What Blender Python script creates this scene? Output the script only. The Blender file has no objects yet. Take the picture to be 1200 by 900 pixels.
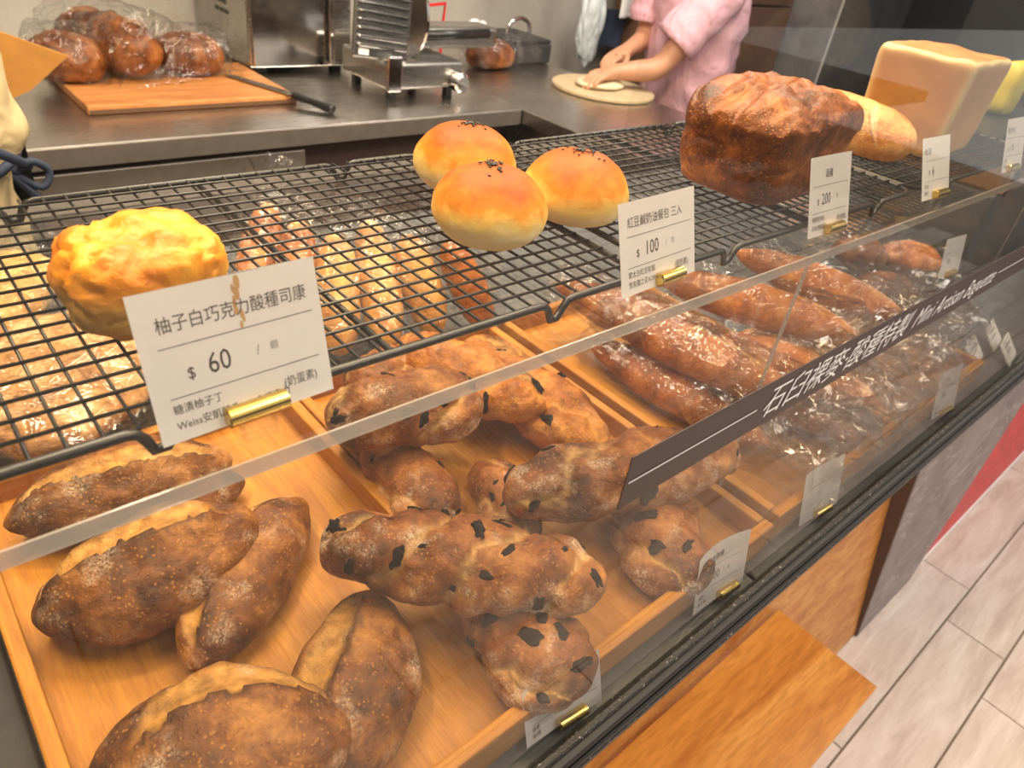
import bpy, bmesh, math, random
from mathutils import Vector, Matrix, noise
random.seed(7)
C = bpy.context.scene.collection
SC = bpy.context.scene
PI = math.pi

# ------------------------------------------------------------------ camera
F = 835.566
AX = ((0.750686765, -0.289469799, 0.593865823),      # world X, Y, Z axes in camera terms (right, down, forward)
      (-0.647711001, -0.499558174, 0.575249590),
      (0.130153143, -0.816485680, -0.562504483))
EYE = Vector((0, 0, 1.57))
cam_d = bpy.data.cameras.new('camera'); cam = bpy.data.objects.new('camera', cam_d); C.objects.link(cam)
right = Vector([a[0] for a in AX]); up = -Vector([a[1] for a in AX]); back = -Vector([a[2] for a in AX])
cam.matrix_world = Matrix.Translation(EYE) @ Matrix((right, up, back)).transposed().to_4x4()
cam_d.sensor_width = 36; cam_d.lens = F / 1200 * 36; cam_d.clip_start = 0.02; cam_d.clip_end = 100
cam_d.dof.use_dof = True; cam_d.dof.focus_distance = 0.48; cam_d.dof.aperture_fstop = 13.0
SC.camera = cam

# ------------------------------------------------------------------ world, lights, exposure
w = bpy.data.worlds.new('world'); SC.world = w; w.use_nodes = True
w.node_tree.nodes['Background'].inputs[0].default_value = (1.0, 0.96, 0.90, 1)
w.node_tree.nodes['Background'].inputs[1].default_value = 0.72
def area(name, loc, size, power, col, target, sy=None):
    d = bpy.data.lights.new(name, 'AREA'); d.energy = power; d.color = col; d.size = size
    if sy: d.shape = 'RECTANGLE'; d.size_y = sy
    o = bpy.data.objects.new(name, d); C.objects.link(o); o.location = loc
    o.rotation_euler = (Vector(target) - Vector(loc)).to_track_quat('-Z', 'Y').to_euler()
    return o
WARM = (1.0, 0.74, 0.42)
area('case_lamp', (-0.20, 0.55, 2.55), 0.70, 18, WARM, (0.1, 0.36, 1.1), 0.08)
area('case_lamp', (0.55, 0.60, 2.55), 0.70, 18, WARM, (0.45, 0.36, 1.1), 0.08)
area('case_lamp', (1.30, 0.55, 2.55), 0.70, 13, WARM, (1.1, 0.36, 1.1), 0.08)
area('front_fill', (0.9, -0.45, 2.75), 0.6, 20, (1.0, 0.82, 0.62), (0.9, -0.1, 0.0))  # added fill light to brighten the bench and near floor, not a known lamp
area('front_fill', (2.6, -0.45, 2.75), 0.6, 16, (1.0, 0.88, 0.76), (2.4, -0.2, 0.0))  # second added fill, brightens the floor further along
area('work_lamp', (0.5, 1.30, 2.6), 0.6, 26, (1.0, 0.88, 0.72), (0.6, 1.9, 1.0))
area('work_lamp', (2.0, 1.25, 2.6), 0.6, 26, (1.0, 0.92, 0.82), (2.1, 1.8, 1.0))
SC.view_settings.view_transform = 'Standard'; SC.view_settings.look = 'None'
SC.view_settings.gamma = 1.0; SC.view_settings.use_curve_mapping = False
SC.view_settings.exposure = 0.50
SC.cycles.transparent_max_bounces = 32
SC.cycles.max_bounces = 10

# ------------------------------------------------------------------ helpers
def ray(u, v):
    a, b = (u - 600) / F, (v - 450) / F
    return Vector([r[0] * a + r[1] * b + r[2] for r in AX])
def at(u, v, z):                         # the point seen at pixel (u, v) on the level z
    d = ray(u, v); return EYE + d * ((z - EYE.z) / d.z)
def aty(u, v, y):
    d = ray(u, v); return EYE + d * (y / d.y)
def atx(u, v, x):
    d = ray(u, v); return EYE + d * (x / d.x)

def link(name, me, mat, parent=None, smooth=True, loc=None, rot=None):
    o = bpy.data.objects.new(name, me); C.objects.link(o)
    if mat is not None and not me.materials: me.materials.append(mat)
    if smooth: me.polygons.foreach_set('use_smooth', [True] * len(me.polygons))
    if parent: o.parent = parent
    if loc is not None: o.location = loc
    if rot is not None: o.rotation_euler = rot
    return o
def obj(name, bm, mat, parent=None, smooth=False, loc=None, rot=None):
    me = bpy.data.meshes.new(name); bm.to_mesh(me); bm.free()
    return link(name, me, mat, parent, smooth, loc, rot)
def tag(o, label=None, cat=None, group=None, kind=None):
    if label: o['label'] = label
    if cat: o['category'] = cat
    if group: o['group'] = group
    if kind: o['kind'] = kind
    return o
def thing(name, label, cat, loc=(0, 0, 0), rz=0, group=None):
    o = bpy.data.objects.new(name, None); C.objects.link(o); o.empty_display_size = .02
    o.location = loc; o.rotation_euler = (0, 0, rz)
    return tag(o, label, cat, group)
def box(bm, x0, x1, y0, y1, z0, z1, bev=0, seg=2):
    m = Matrix.Translation(((x0 + x1) / 2, (y0 + y1) / 2, (z0 + z1) / 2)) @ Matrix.Diagonal((x1 - x0, y1 - y0, z1 - z0, 1))
    r = bmesh.ops.create_cube(bm, size=1, matrix=m)
    if bev:
        es = list({e for v in r['verts'] for e in v.link_edges})
        bmesh.ops.bevel(bm, geom=es, offset=bev, segments=seg, affect='EDGES', profile=.5)
    return bm
def bxo(name, x0, x1, y0, y1, z0, z1, mat, parent=None, bev=0.0, seg=2):
    return obj(name, box(bmesh.new(), x0, x1, y0, y1, z0, z1, bev, seg), mat, parent)
def tube(bm, pts, r, n=8, closed=False, caps=True):
    pts = [Vector(p) for p in pts]; N = len(pts); rings = []
    prev = None
    for i, p in enumerate(pts):
        a = pts[(i - 1) % N] if (closed or i) else p
        b = pts[(i + 1) % N] if (closed or i < N - 1) else p
        d = (b - a).normalized()
        if prev is None:
            q = d.orthogonal().normalized()
        else:
            q = (prev - d * prev.dot(d)).normalized()
        prev = q; s = d.cross(q)
        rr = r[i] if isinstance(r, (list, tuple)) else r
        rings.append([bm.verts.new(p + (q * math.cos(2 * PI * k / n) + s * math.sin(2 * PI * k / n)) * rr) for k in range(n)])
    for i in range(N if closed else N - 1):
        A, B = rings[i], rings[(i + 1) % N]
        for k in range(n): bm.faces.new((A[k], A[(k + 1) % n], B[(k + 1) % n], B[k]))
    if caps and not closed:
        bm.faces.new(rings[0][::-1]); bm.faces.new(rings[-1])
    return bm
def smooth_path(pts, k=6):
    P = [Vector(p) for p in pts]; out = []
    for i in range(len(P) - 1):
        a, b, c, d = P[max(i - 1, 0)], P[i], P[i + 1], P[min(i + 2, len(P) - 1)]
        for j in range(k):
            t = j / k
            out.append(.5 * ((2 * b) + (c - a) * t + (2 * a - 5 * b + 4 * c - d) * t * t + (3 * b - a - 3 * c + d) * t ** 3))
    return out + [P[-1]]
def lathe(bm, prof, n=32, mat=Matrix()):
    rings = []
    for r, z in prof:
        rings.append([bm.verts.new(mat @ Vector((r * math.cos(2 * PI * k / n), r * math.sin(2 * PI * k / n), z))) for k in range(n)])
    for A, B in zip(rings, rings[1:]):
        for k in range(n): bm.faces.new((A[k], A[(k + 1) % n], B[(k + 1) % n], B[k]))
    bm.faces.new(rings[0][::-1]); bm.faces.new(rings[-1])
    return bm
def sstep(a, b, x):
    t = min(1, max(0, (x - a) / (b - a))); return t * t * (3 - 2 * t)
def basis(d, upv=Vector((0, 0, 1))):
    x = d.normalized(); y = upv.cross(x).normalized(); z = x.cross(y)
    return Matrix((x, y, z)).transposed().to_4x4()

# ------------------------------------------------------------------ materials
class N:
    def __init__(s, name):
        s.m = bpy.data.materials.new(name); s.m.use_nodes = True; s.t = s.m.node_tree; s.n = s.t.nodes; s.l = s.t.links
        s.b = s.n['Principled BSDF']; s.out = s.n['Material Output']
    def new(s, typ, **kw):
        x = s.n.new(typ)
        for k, v in kw.items():
            if k in x.inputs: x.inputs[k].default_value = v
            else: setattr(x, k, v)
        return x
    def lk(s, a, b): s.l.new(a, b)
    def co(s, scale=(1, 1, 1), rot=(0, 0, 0)):
        tc = s.new('ShaderNodeTexCoord'); mp = s.new('ShaderNodeMapping')
        mp.inputs['Scale'].default_value = scale; mp.inputs['Rotation'].default_value = rot
        s.lk(tc.outputs['Object'], mp.inputs['Vector']); return mp.outputs[0]
    def noise(s, co, scale, detail=5, rough=.55, dist=0.0):
        x = s.new('ShaderNodeTexNoise'); x.inputs['Scale'].default_value = scale; x.inputs['Detail'].default_value = detail
        x.inputs['Roughness'].default_value = rough; x.inputs['Distortion'].default_value = dist
        s.lk(co, x.inputs['Vector']); return x.outputs['Fac']
    def ramp(s, fac, stops):
        x = s.new('ShaderNodeValToRGB'); e = x.color_ramp.elements
        while len(e) < len(stops): e.new(.5)
        for a, (p, c) in zip(e, stops):
            a.position = p; a.color = tuple(c) + (1,) if len(c) == 3 else c
        s.lk(fac, x.inputs[0]); return x.outputs[0]
    def mix(s, fac, a, b, mode='MIX'):
        x = s.new('ShaderNodeMix'); x.data_type = 'RGBA'; x.blend_type = mode
        for sock, v in ((x.inputs[0], fac), (x.inputs[6], a), (x.inputs[7], b)):
            if hasattr(v, 'is_linked'): s.lk(v, sock)
            else: sock.default_value = v if not isinstance(v, tuple) else (v + (1,) if len(v) == 3 else v)
        return x.outputs[2]
    def math(s, op, a, b=0.0, clamp=False):
        x = s.new('ShaderNodeMath'); x.operation = op; x.use_clamp = clamp
        for sock, v in zip(x.inputs, (a, b)):
            if hasattr(v, 'is_linked'): s.lk(v, sock)
            else: sock.default_value = v
        return x.outputs[0]
    def attr(s, name):
        x = s.new('ShaderNodeAttribute'); x.attribute_name = name; return x.outputs['Fac']
    def bump(s, h, strength=.3, dist=.002):
        x = s.new('ShaderNodeBump'); x.inputs['Strength'].default_value = strength; x.inputs['Distance'].default_value = dist
        s.lk(h, x.inputs['Height']); s.lk(x.outputs[0], s.b.inputs['Normal'])
    def base(s, c):
        if hasattr(c, 'is_linked'): s.lk(c, s.b.inputs['Base Color'])
        else: s.b.inputs['Base Color'].default_value = tuple(c) + (1,)
    def set(s, **kw):
        for k, v in kw.items():
            s.b.inputs[k.replace('_', ' ')].default_value = v
        return s
def plain(name, c, rough=.5, metal=0.0, var=.12, scale=30, **kw):
    m = N(name); n = m.noise(m.co(), scale)
    m.base(m.ramp(n, [(.3, [x * (1 - var) for x in c]), (.7, [min(1, x * (1 + var)) for x in c])]))
    m.set(Roughness=rough, Metallic=metal, **kw); return m.m

def bread_mat(name, dark, mid, light, open_c=(.62, .36, .14), flour=.35, rough=.5, spot=.5, scale=1.0):
    m = N(name); co = m.co()
    n0 = m.noise(co, 11 * scale, 3, .5, .3); n1 = m.noise(co, 42 * scale, 8, .68, .5); n2 = m.noise(co, 150 * scale, 4, .6)
    mixn = m.math('ADD', m.math('MULTIPLY', n0, .55), m.math('MULTIPLY', n1, .45))
    col = m.ramp(mixn, [(.37, dark), (.49, mid), (.61, light)])
    sp = m.ramp(n2, [(.36, (.40, .33, .26)), (.54, (1, 1, 1))])
    col = m.mix(spot, col, sp, 'MULTIPLY')
    bl = m.new('ShaderNodeTexVoronoi'); bl.inputs['Scale'].default_value = 280 * scale; m.lk(co, bl.inputs['Vector'])
    bf = m.ramp(bl.outputs['Distance'], [(.18, (1, 1, 1)), (.36, (0, 0, 0))])
    blm = m.math('MULTIPLY', bf, m.math('GREATER_THAN', m.noise(co, 60 * scale, 2), .50))
    col = m.mix(m.math('MULTIPLY', blm, .55), col, light)
    op = m.attr('open'); on = m.noise(co, 70, 6, .7)
    oc = m.ramp(on, [(.34, [c * .40 for c in open_c]), (.58, open_c)])
    col = m.mix(op, col, oc)
    col = m.mix(m.attr('dark'), col, (.030, .012, .006))
    if flour:
        fn = m.noise(co, 26, 3, .6); ff = m.noise(co, 520, 3, .75)
        fl = m.math('MULTIPLY', m.ramp(fn, [(.54, (0, 0, 0)), (.68, (1, 1, 1))]), m.ramp(ff, [(.42, (0, 0, 0)), (.60, (1, 1, 1))]))
        col = m.mix(m.math('MULTIPLY', fl, flour), col, (.84, .72, .56))
    m.base(col); m.set(Roughness=rough, IOR=1.4)
    hb = m.math('ADD', m.math('ADD', m.math('MULTIPLY', n1, .9), m.math('MULTIPLY', n2, .35)), m.math('MULTIPLY', bf, .12))
    m.bump(hb, .75, .0035); return m.m
BATARD = bread_mat('batard_crust', (.045, .013, .003), (.20, .066, .012), (.48, .205, .046), (.64, .32, .072), .50)
FIGB = bread_mat('dark_fruit_crust', (.060, .017, .005), (.25, .078, .016), (.52, .225, .055), (.68, .40, .13), .70)
FIGB2 = bread_mat('toasted_fruit_crust', (.11, .028, .004), (.42, .130, .014), (.68, .29, .040), (.72, .36, .07), .22)
BAG_B = bread_mat('baguette_crust', (.16, .036, .006), (.50, .145, .017), (.74, .29, .045), (.74, .35, .08), .05, .35, .3)
PALE = bread_mat('pale_roll_crust', (.42, .15, .035), (.68, .34, .09), (.84, .55, .23), (.8, .6, .35), .2, .45, .25)
CIAB = bread_mat('floury_crust', (.22, .085, .026), (.52, .26, .09), (.80, .54, .28), (.8, .6, .35), .6, .6, .6, 1.2)
RUSTIC = bread_mat('rustic_crust', (.04, .010, .003), (.16, .044, .008), (.38, .13, .025), (.6, .3, .1), .1, .38)
RUSTIC2 = bread_mat('dark_baguette_crust', (.10, .022, .004), (.34, .088, .011), (.58, .20, .030), (.6, .3, .07), .05, .36, .35)
TIN = bread_mat('tin_loaf_crust', (.060, .016, .005), (.24, .070, .014), (.48, .18, .042), (.55, .26, .07), .0, .38, .6)

def wood_mat(name, c0, c1, c2, sc=(3, 60, 3), ring=10, rough=.42, rot=(0, 0, 0), grain=.5):
    m = N(name); co = m.co(sc, rot)
    n = m.noise(co, ring, 4, .55, .6); f = m.noise(co, ring * 9, 3, .6)
    col = m.ramp(n, [(.30, c0), (.50, c1), (.70, c2)])
    col = m.mix(grain, col, m.ramp(f, [(.38, (.66, .56, .46)), (.58, (1, 1, 1))]), 'MULTIPLY')
    m.base(col); m.set(Roughness=rough); m.bump(f, .12, .001); return m.m
BAMBOO = wood_mat('bamboo', (.36, .128, .004), (.45, .178, .007), (.53, .230, .013), (9, .6, 9), 9, .6)
BAMBOO_X = wood_mat('bamboo_crosswise', (.36, .128, .004), (.45, .178, .007), (.53, .230, .013), (.6, 9, 9), 9, .6)
BENCHW = wood_mat('varnished_oak', (.50, .17, .024), (.66, .27, .048), (.78, .37, .085), (.7, 6.5, 2), 3.0, .3, (0, 0, .16), .55)
PANELW = wood_mat('burl_panel', (.46, .16, .035), (.60, .25, .060), (.72, .36, .10), (5, 3, 16), 2.2, .45)
BOARDW = wood_mat('cutting_board', (.36, .135, .035), (.47, .195, .055), (.55, .26, .085), (1.2, 9, 3), 4, .55)
BROWNW = wood_mat('brown_cabinet', (.10, .05, .03), (.14, .07, .045), (.18, .09, .06), (9, 3, .6), 4, .5)

def tile_mat():
    m = N('wood_look_tile'); co = m.co((2, 14, 2))
    oi = m.new('ShaderNodeObjectInfo'); ad = m.new('ShaderNodeVectorMath'); ad.operation = 'ADD'
    sc = m.new('ShaderNodeVectorMath'); sc.operation = 'SCALE'; sc.inputs['Scale'].default_value = 40
    cb = m.new('ShaderNodeCombineXYZ'); m.lk(oi.outputs['Random'], cb.inputs[0]); m.lk(oi.outputs['Random'], cb.inputs[1])
    m.lk(cb.outputs[0], sc.inputs[0]); m.lk(co, ad.inputs[0]); m.lk(sc.outputs[0], ad.inputs[1])
    n = m.noise(ad.outputs[0], 1.6, 6, .6, .8); f = m.noise(ad.outputs[0], 9, 4, .6)
    col = m.ramp(n, [(.30, (.54, .44, .39)), (.50, (.68, .585, .53)), (.68, (.78, .70, .65))])
    col = m.mix(.35, col, m.ramp(f, [(.3, (.78, .74, .70)), (.6, (1, 1, 1))]), 'MULTIPLY')
    m.base(col); m.set(Roughness=.36); m.bump(f, .1, .001); return m.m
TILE = tile_mat()
GROUT = plain('grout', (.20, .16, .12), .9)
def stone_mat(name, c, vein=.3, sc=2.0):
    m = N(name); co = m.co((1, 1, 1))
    n = m.noise(co, 5 * sc, 8, .65, .5); v = m.noise(m.co((1.2 * sc, 6 * sc, 6 * sc), (.3, .5, .4)), 1.4, 6, .6, 1.5)
    col = m.ramp(n, [(.3, [x * .6 for x in c]), (.7, [x * 1.35 for x in c])])
    vl = m.ramp(v, [(.485, (0, 0, 0)), (.5, (1, 1, 1)), (.515, (0, 0, 0))])
    col = m.mix(m.math('MULTIPLY', vl, vein), col, (.62, .58, .56))
    m.base(col); m.set(Roughness=.45); m.bump(n, .25, .002); return m.m
SLATE = stone_mat('slate', (.085, .092, .105), .10)
MARBLE = stone_mat('grey_veined_stone', (.23, .19, .19), .5, 1.0)
MARBLE_D = plain('brown_stone_edge', (.095, .055, .045), .5)
PILLAR = stone_mat('dark_pillar_stone', (.115, .115, .135), .02)
def concrete():
    m = N('concrete_wall'); co = m.co((1, 1, .5))
    n = m.noise(co, 3, 8, .6, .3); f = m.noise(m.co((30, 30, 3)), 3, 4)
    col = m.ramp(n, [(.3, (.30, .275, .245)), (.7, (.44, .41, .37))])
    col = m.mix(.3, col, m.ramp(f, [(.3, (.8, .8, .8)), (.7, (1, 1, 1))]), 'MULTIPLY')
    m.base(col); m.set(Roughness=.8); m.bump(n, .2, .004); return m.m
CONC = concrete()
def steel_mat(name='brushed_steel', c=(.50, .48, .45), r=.26, sc=(2, 60, 60)):
    m = N(name); f = m.noise(m.co(sc), 6, 3); n = m.noise(m.co(), 7, 5)
    m.base(m.ramp(n, [(.3, [x * .75 for x in c]), (.7, c)])); m.set(Metallic=1.0)
    m.lk(m.math('ADD', m.math('MULTIPLY', f, .12), r - .05), m.b.inputs['Roughness'])
    return m.m
STEEL = steel_mat(); STEEL2 = steel_mat('worn_steel_top', (.62, .57, .52), .27); CHROME = steel_mat('polished_steel', (.72, .70, .68), .12)
BRASS = plain('brass', (.72, .50, .14), .22, 1.0, .05)
BLACKW = plain('black_coated_wire', (.012, .012, .013), .35)
RAILM = plain('black_rail', (.010, .009, .010), .55)
def grit_mat():
    m = N('gritty_black_seal'); n = m.noise(m.co(), 420, 2, .6)
    m.base(m.ramp(n, [(.62, (.012, .011, .011)), (.74, (.42, .38, .34))])); m.set(Roughness=.5); m.bump(n, .5, .002); return m.m
GRIT = grit_mat()
CARD = plain('white_card', (.88, .87, .86), .55, 0, .02)
INK = plain('grey_ink', (.055, .05, .05), .7, 0, .02)
INK2 = plain('grey_ink_light', (.28, .27, .26), .7, 0, .02)
STAIN = plain('caramel_stain', (.62, .36, .16), .4)
STRIPM = plain('brown_vinyl', (.036, .018, .018), .45, 0, .04)
WHITEP = plain('white_print', (.80, .80, .82), .5, 0, .02)
def fres(m, ior):
    fr = m.new('ShaderNodeFresnel'); ge = m.new('ShaderNodeNewGeometry')       # the sheet is thin: both faces mirror alike
    m.lk(m.math('ADD', m.math('MULTIPLY', ge.outputs['Backfacing'], 1 / ior - ior), ior), fr.inputs['IOR'])
    return fr
def thin_glass(name, tint=(.985, .99, .985), ior=1.5, rough=.0, gl=1.0):
    m = N(name); m.n.remove(m.b)
    tr = m.new('ShaderNodeBsdfTransparent'); tr.inputs[0].default_value = tint + (1,)
    g = m.new('ShaderNodeBsdfGlossy'); g.inputs['Roughness'].default_value = rough; g.inputs[0].default_value = (gl, gl, gl, 1)
    fr = fres(m, ior)
    mx = m.new('ShaderNodeMixShader'); m.lk(fr.outputs[0], mx.inputs[0]); m.lk(tr.outputs[0], mx.inputs[1]); m.lk(g.outputs[0], mx.inputs[2])
    m.lk(mx.outputs[0], m.out.inputs[0]); return m.m
GLASS = thin_glass('clear_glass', gl=.34); SHELFG = thin_glass('clear_acrylic', (.97, .975, .96))
def edge_mat():
    m = N('polished_glass_edge'); m.n.remove(m.b)
    tr = m.new('ShaderNodeBsdfTransparent'); tr.inputs[0].default_value = (.80, .78, .74, 1)
    d = m.new('ShaderNodeBsdfDiffuse'); d.inputs[0].default_value = (.66, .60, .55, 1)
    g = m.new('ShaderNodeBsdfGlossy'); g.inputs['Roughness'].default_value = .15
    a = m.new('ShaderNodeMixShader'); a.inputs[0].default_value = .32; m.lk(tr.outputs[0], a.inputs[1]); m.lk(d.outputs[0], a.inputs[2])
    b = m.new('ShaderNodeMixShader'); b.inputs[0].default_value = .15; m.lk(a.outputs[0], b.inputs[1]); m.lk(g.outputs[0], b.inputs[2])
    m.lk(b.outputs[0], m.out.inputs[0]); return m.m
EDGE = edge_mat()
def film_mat(name='clear_film', k0=.016, rg=.10, k1=.9, bs=.9):
    m = N(name); m.n.remove(m.b)
    tr = m.new('ShaderNodeBsdfTransparent'); tr.inputs[0].default_value = (.965, .965, .96, 1)
    g = m.new('ShaderNodeBsdfGlossy'); g.inputs['Roughness'].default_value = rg
    fr = fres(m, 1.55)
    n = m.noise(m.co(), 30, 2, .5, 1.5)
    bp = m.new('ShaderNodeBump'); bp.inputs['Strength'].default_value = bs; bp.inputs['Distance'].default_value = .012
    m.lk(n, bp.inputs['Height']); m.lk(bp.outputs[0], g.inputs['Normal']); m.lk(bp.outputs[0], fr.inputs['Normal'])
    fac = m.math('ADD', m.math('MULTIPLY', fr.outputs[0], k1), k0, True)
    mx = m.new('ShaderNodeMixShader'); m.lk(fac, mx.inputs[0]); m.lk(tr.outputs[0], mx.inputs[1]); m.lk(g.outputs[0], mx.inputs[2])
    m.lk(mx.outputs[0], m.out.inputs[0]); return m.m
FILM = film_mat(); FILM2 = film_mat('loose_film', .03, .10, 1.5, .25)
CHOC = plain('charred_fruit', (.012, .008, .008), .75, 0, .4, 90, IOR=1.25)

ZR, ZS, ZD, ZT, ZF, ZC = 1.382, 1.365, 1.08, 1.115, 1.092, 1.02   # rack, glass shelf, deck, tray rim, tray floor, worktop

# ------------------------------------------------------------------ setting
fl = obj('floor', box(bmesh.new(), -4, 8, -3.9, 2.9, -.12, -.005), GROUT); tag(fl, 'floor of pale wood-look tiles with brown joints', kind='structure')
TW, TL, GAP = .1650, .826, .0045
tm = bpy.data.meshes.new('tile'); b_ = box(bmesh.new(), 0, TL - GAP, 0, TW - GAP, -.006, 0, .0015, 1); b_.to_mesh(tm); b_.free(); tm.materials.append(TILE)
for r in range(-23, 8):
    off = (1.356 + (-r) * .64) % TL
    for c in range(-3, 6):
        o = link('tile', tm, None, fl, False, (off + c * TL, .033 + r * TW + GAP / 2, 0))
tag(obj('street_pavement', box(bmesh.new(), -9, 12, -12, -3.9, -.15, -.01), plain('pavement', (.13, .125, .12), .8)), 'grey street pavement outside the shop', kind='structure')
tag(obj('wall_back', box(bmesh.new(), -4, 8, 2.64, 2.8, 0, 2.9), CONC), 'grey concrete wall behind the worktop', kind='structure')
tag(obj('wall_left', box(bmesh.new(), -4.1, -4, -.6, 2.8, 0, 2.9), CONC), 'grey concrete side wall', kind='structure')
tag(obj('wall_right', box(bmesh.new(), 5.6, 5.7, -.6, 2.8, 0, 2.9), plain('dark_paint', (.018, .018, .020), .7)), 'dark painted wall at the far end', kind='structure')
tag(obj('ceiling', box(bmesh.new(), -4, 8, -.6, 2.8, 2.9, 3.0), plain('ceiling_paint', (.55, .52, .48), .8)), 'plain ceiling of the shop', kind='structure')

FAC = tag(obj('building_across_street', box(bmesh.new(), -14, 34, -9.4, -9.0, -.1, 4.2), plain('facade_render', (.13, .125, .12), .8)), 'grey building across the street', kind='structure')
for k in range(16):
    bxo('facade_window', -12.5 + k * 2.9, -10.6 + k * 2.9, -8.99, -8.95, 1.0, 2.6, plain('facade_window', (.03, .035, .04), .2) if k == 0 else bpy.data.materials['facade_window'], FAC)

# ------------------------------------------------------------------ display case
case = thing('display_case', 'glass fronted bakery display case with slate deck and black bottom rail', 'display case')
PY = .138
X0, X1 = -.75, 1.23
for k in range(6):
    a = X0 + k * .42
    bxo('stone_slab', a + .002, min(a + .418, 1.75), .142, .56, ZD - .03, ZD, SLATE, case, .002, 1)
    bxo('stone_slab', a + .002, min(a + .418, 1.75), .563, 1.0, ZD - .03, ZD, SLATE, case, .002, 1)
bxo('front_glass', X0, X1, PY, PY + .005, ZD + .002, 1.80, GLASS, case)
sg = bxo('shelf_glass', X0, X1 - .01, .2235, .522, ZS - .008, ZS, SHELFG, case)
bxo('polished_edge', X0, X1 - .01, .2222, .2234, ZS - .0082, ZS + .0002, EDGE, sg)
bxo('polished_edge', X0, X1 - .01, .5222, .5232, ZS - .0082, ZS + .0002, EDGE, sg)
for x in (-.25, .548, 1.16):
    s_ = bxo('glass_support', x, x + .006, .226, .252, ZD + .001, ZS - .0085, SHELFG, case)
    bxo('polished_edge', x, x + .006, .2248, .2258, ZD + .001, ZS - .009, EDGE, s_)
bxo('side_glass', X1 - .005, X1, PY + .006, .98, ZD + .001, 1.62, GLASS, case)
rail = bxo('bottom_rail', X0, X1 + .1, .126, .1415, 1.068, 1.089, RAILM, case, .003)
bxo('rail_seal', X0, X1, .1315, .1378, 1.0885, 1.0925, GRIT, rail, .0012, 1)
bxo('rail_ridge', X0, X1 + .1, .1235, .1262, 1.074, 1.080, RAILM, rail, .001, 1)
bxo('rail_seal', X0, X1 + .1, .1228, .1262, 1.0665, 1.0735, GRIT, rail, .001, 1)
def lean(name, x0, x1, yb, yt, zt, th, mat):
    bm = bmesh.new()
    vs = [bm.verts.new(p) for x in (x0, x1) for p in ((x, yb, .004), (x, yb + th, .004), (x, yt + th, zt), (x, yt, zt))]
    for f in ((0, 1, 2, 3), (7, 6, 5, 4), (0, 3, 7, 4), (1, 5, 6, 2), (0, 4, 5, 1), (3, 2, 6, 7)): bm.faces.new([vs[i] for i in f])
    bmesh.ops.recalc_face_normals(bm, faces=bm.faces)
    return obj(name, bm, mat, case)
lean('wood_front_panel', X0, 1.70, .176, .398, 1.05, .02, PANELW)
def leaning(name, poly, off, th, mat, parent=None):      # polygon in the plane of the leaning front, thickened
    bm = bmesh.new(); A = [bm.verts.new((x, .168 + .142 * z + off, z)) for x, z in poly]; B = [bm.verts.new((x, .168 + .142 * z + off + th, z)) for x, z in poly]
    bm.faces.new(A); bm.faces.new(B[::-1]); n = len(poly)
    for i in range(n): bm.faces.new((A[i], B[i], B[(i + 1) % n], A[(i + 1) % n]))
    bmesh.ops.recalc_face_normals(bm, faces=bm.faces); return obj(name, bm, mat, parent)
leaning('stone_front_panel', ((1.702, .004), (2.05, .004), (3.50, 1.045), (1.702, 1.045)), 0, .02, MARBLE, case)
lean('stone_panel_edge', 1.695, 1.7015, .169, .319, 1.05, .085, MARBLE_D)
leaning('gap_shade_panel', ((2.0, .004), (4.6, .004), (4.6, 1.045), (3.4, 1.045)), .05, .01, RAILM, case)  # black sheet standing in for the shade in the gap before the banner
bxo('deck_end', 1.76, 3.14, .142, 1.0, 1.03, ZD, SLATE, case, .002, 1)
bxo('carcass', X0, 3.14, .50, .96, .01, 1.048, MARBLE_D, case)
bxo('deck_edge_bar', -.085, -.0245, .150, .98, ZD + .0005, ZD + .012, RAILM, case, .002)
# lettering strip on the front glass
def text_bm(bm, body, size, x, z, ax='LEFT', sx=1.0, shear=0.0, off=0.0):
    cu = bpy.data.curves.new('lettering', 'FONT'); cu.body = body; cu.size = size; cu.align_x = ax; cu.offset = off; cu.resolution_u = 2
    o = bpy.data.objects.new('lettering', cu); C.objects.link(o)
    dg = bpy.context.evaluated_depsgraph_get(); dg.update()
    me = bpy.data.meshes.new_from_object(o.evaluated_get(dg))
    w_ = max([v.co.x for v in me.vertices] + [0]) - min([v.co.x for v in me.vertices] + [0])
    for v in me.vertices:
        v.co = Vector((x + v.co.x * sx + v.co.y * shear, 0, z + v.co.y))
    bm.from_mesh(me)
    bpy.data.objects.remove(o); bpy.data.curves.remove(cu); bpy.data.meshes.remove(me)
    return w_ * sx
def quad(bm, x0, x1, z0, z1, y=0.0):
    bm.faces.new([bm.verts.new(p) for p in ((x0, y, z0), (x1, y, z0), (x1, y, z1), (x0, y, z1))])
SZ0, SZ1 = 1.57 - .2415, 1.57 - .2075
strip = bxo('lettering_strip', .2295, X1 - .002, PY - .0006, PY - .0001, SZ0, SZ1, STRIPM, case)
bm = bmesh.new(); zc = (SZ0 + SZ1) / 2
zl = zc - .0085
wd = text_bm(bm, '石臼裸麥·酸種特製', .0245, .352, zl, sx=.99, shear=.25)
wd2 = text_bm(bm, 'Mini Artisan Baguette', .0235, .352 + wd + .012, zl + .001, sx=.85, shear=.30)
quad(bm, .232, .345, zc - .0007, zc + .0003)
quad(bm, .352 + wd + wd2 + .022, X1 - .01, zc - .0007, zc + .0003)
for v in bm.verts: v.co.y = PY - .0009
obj('lettering', bm, WHITEP, strip)

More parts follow.
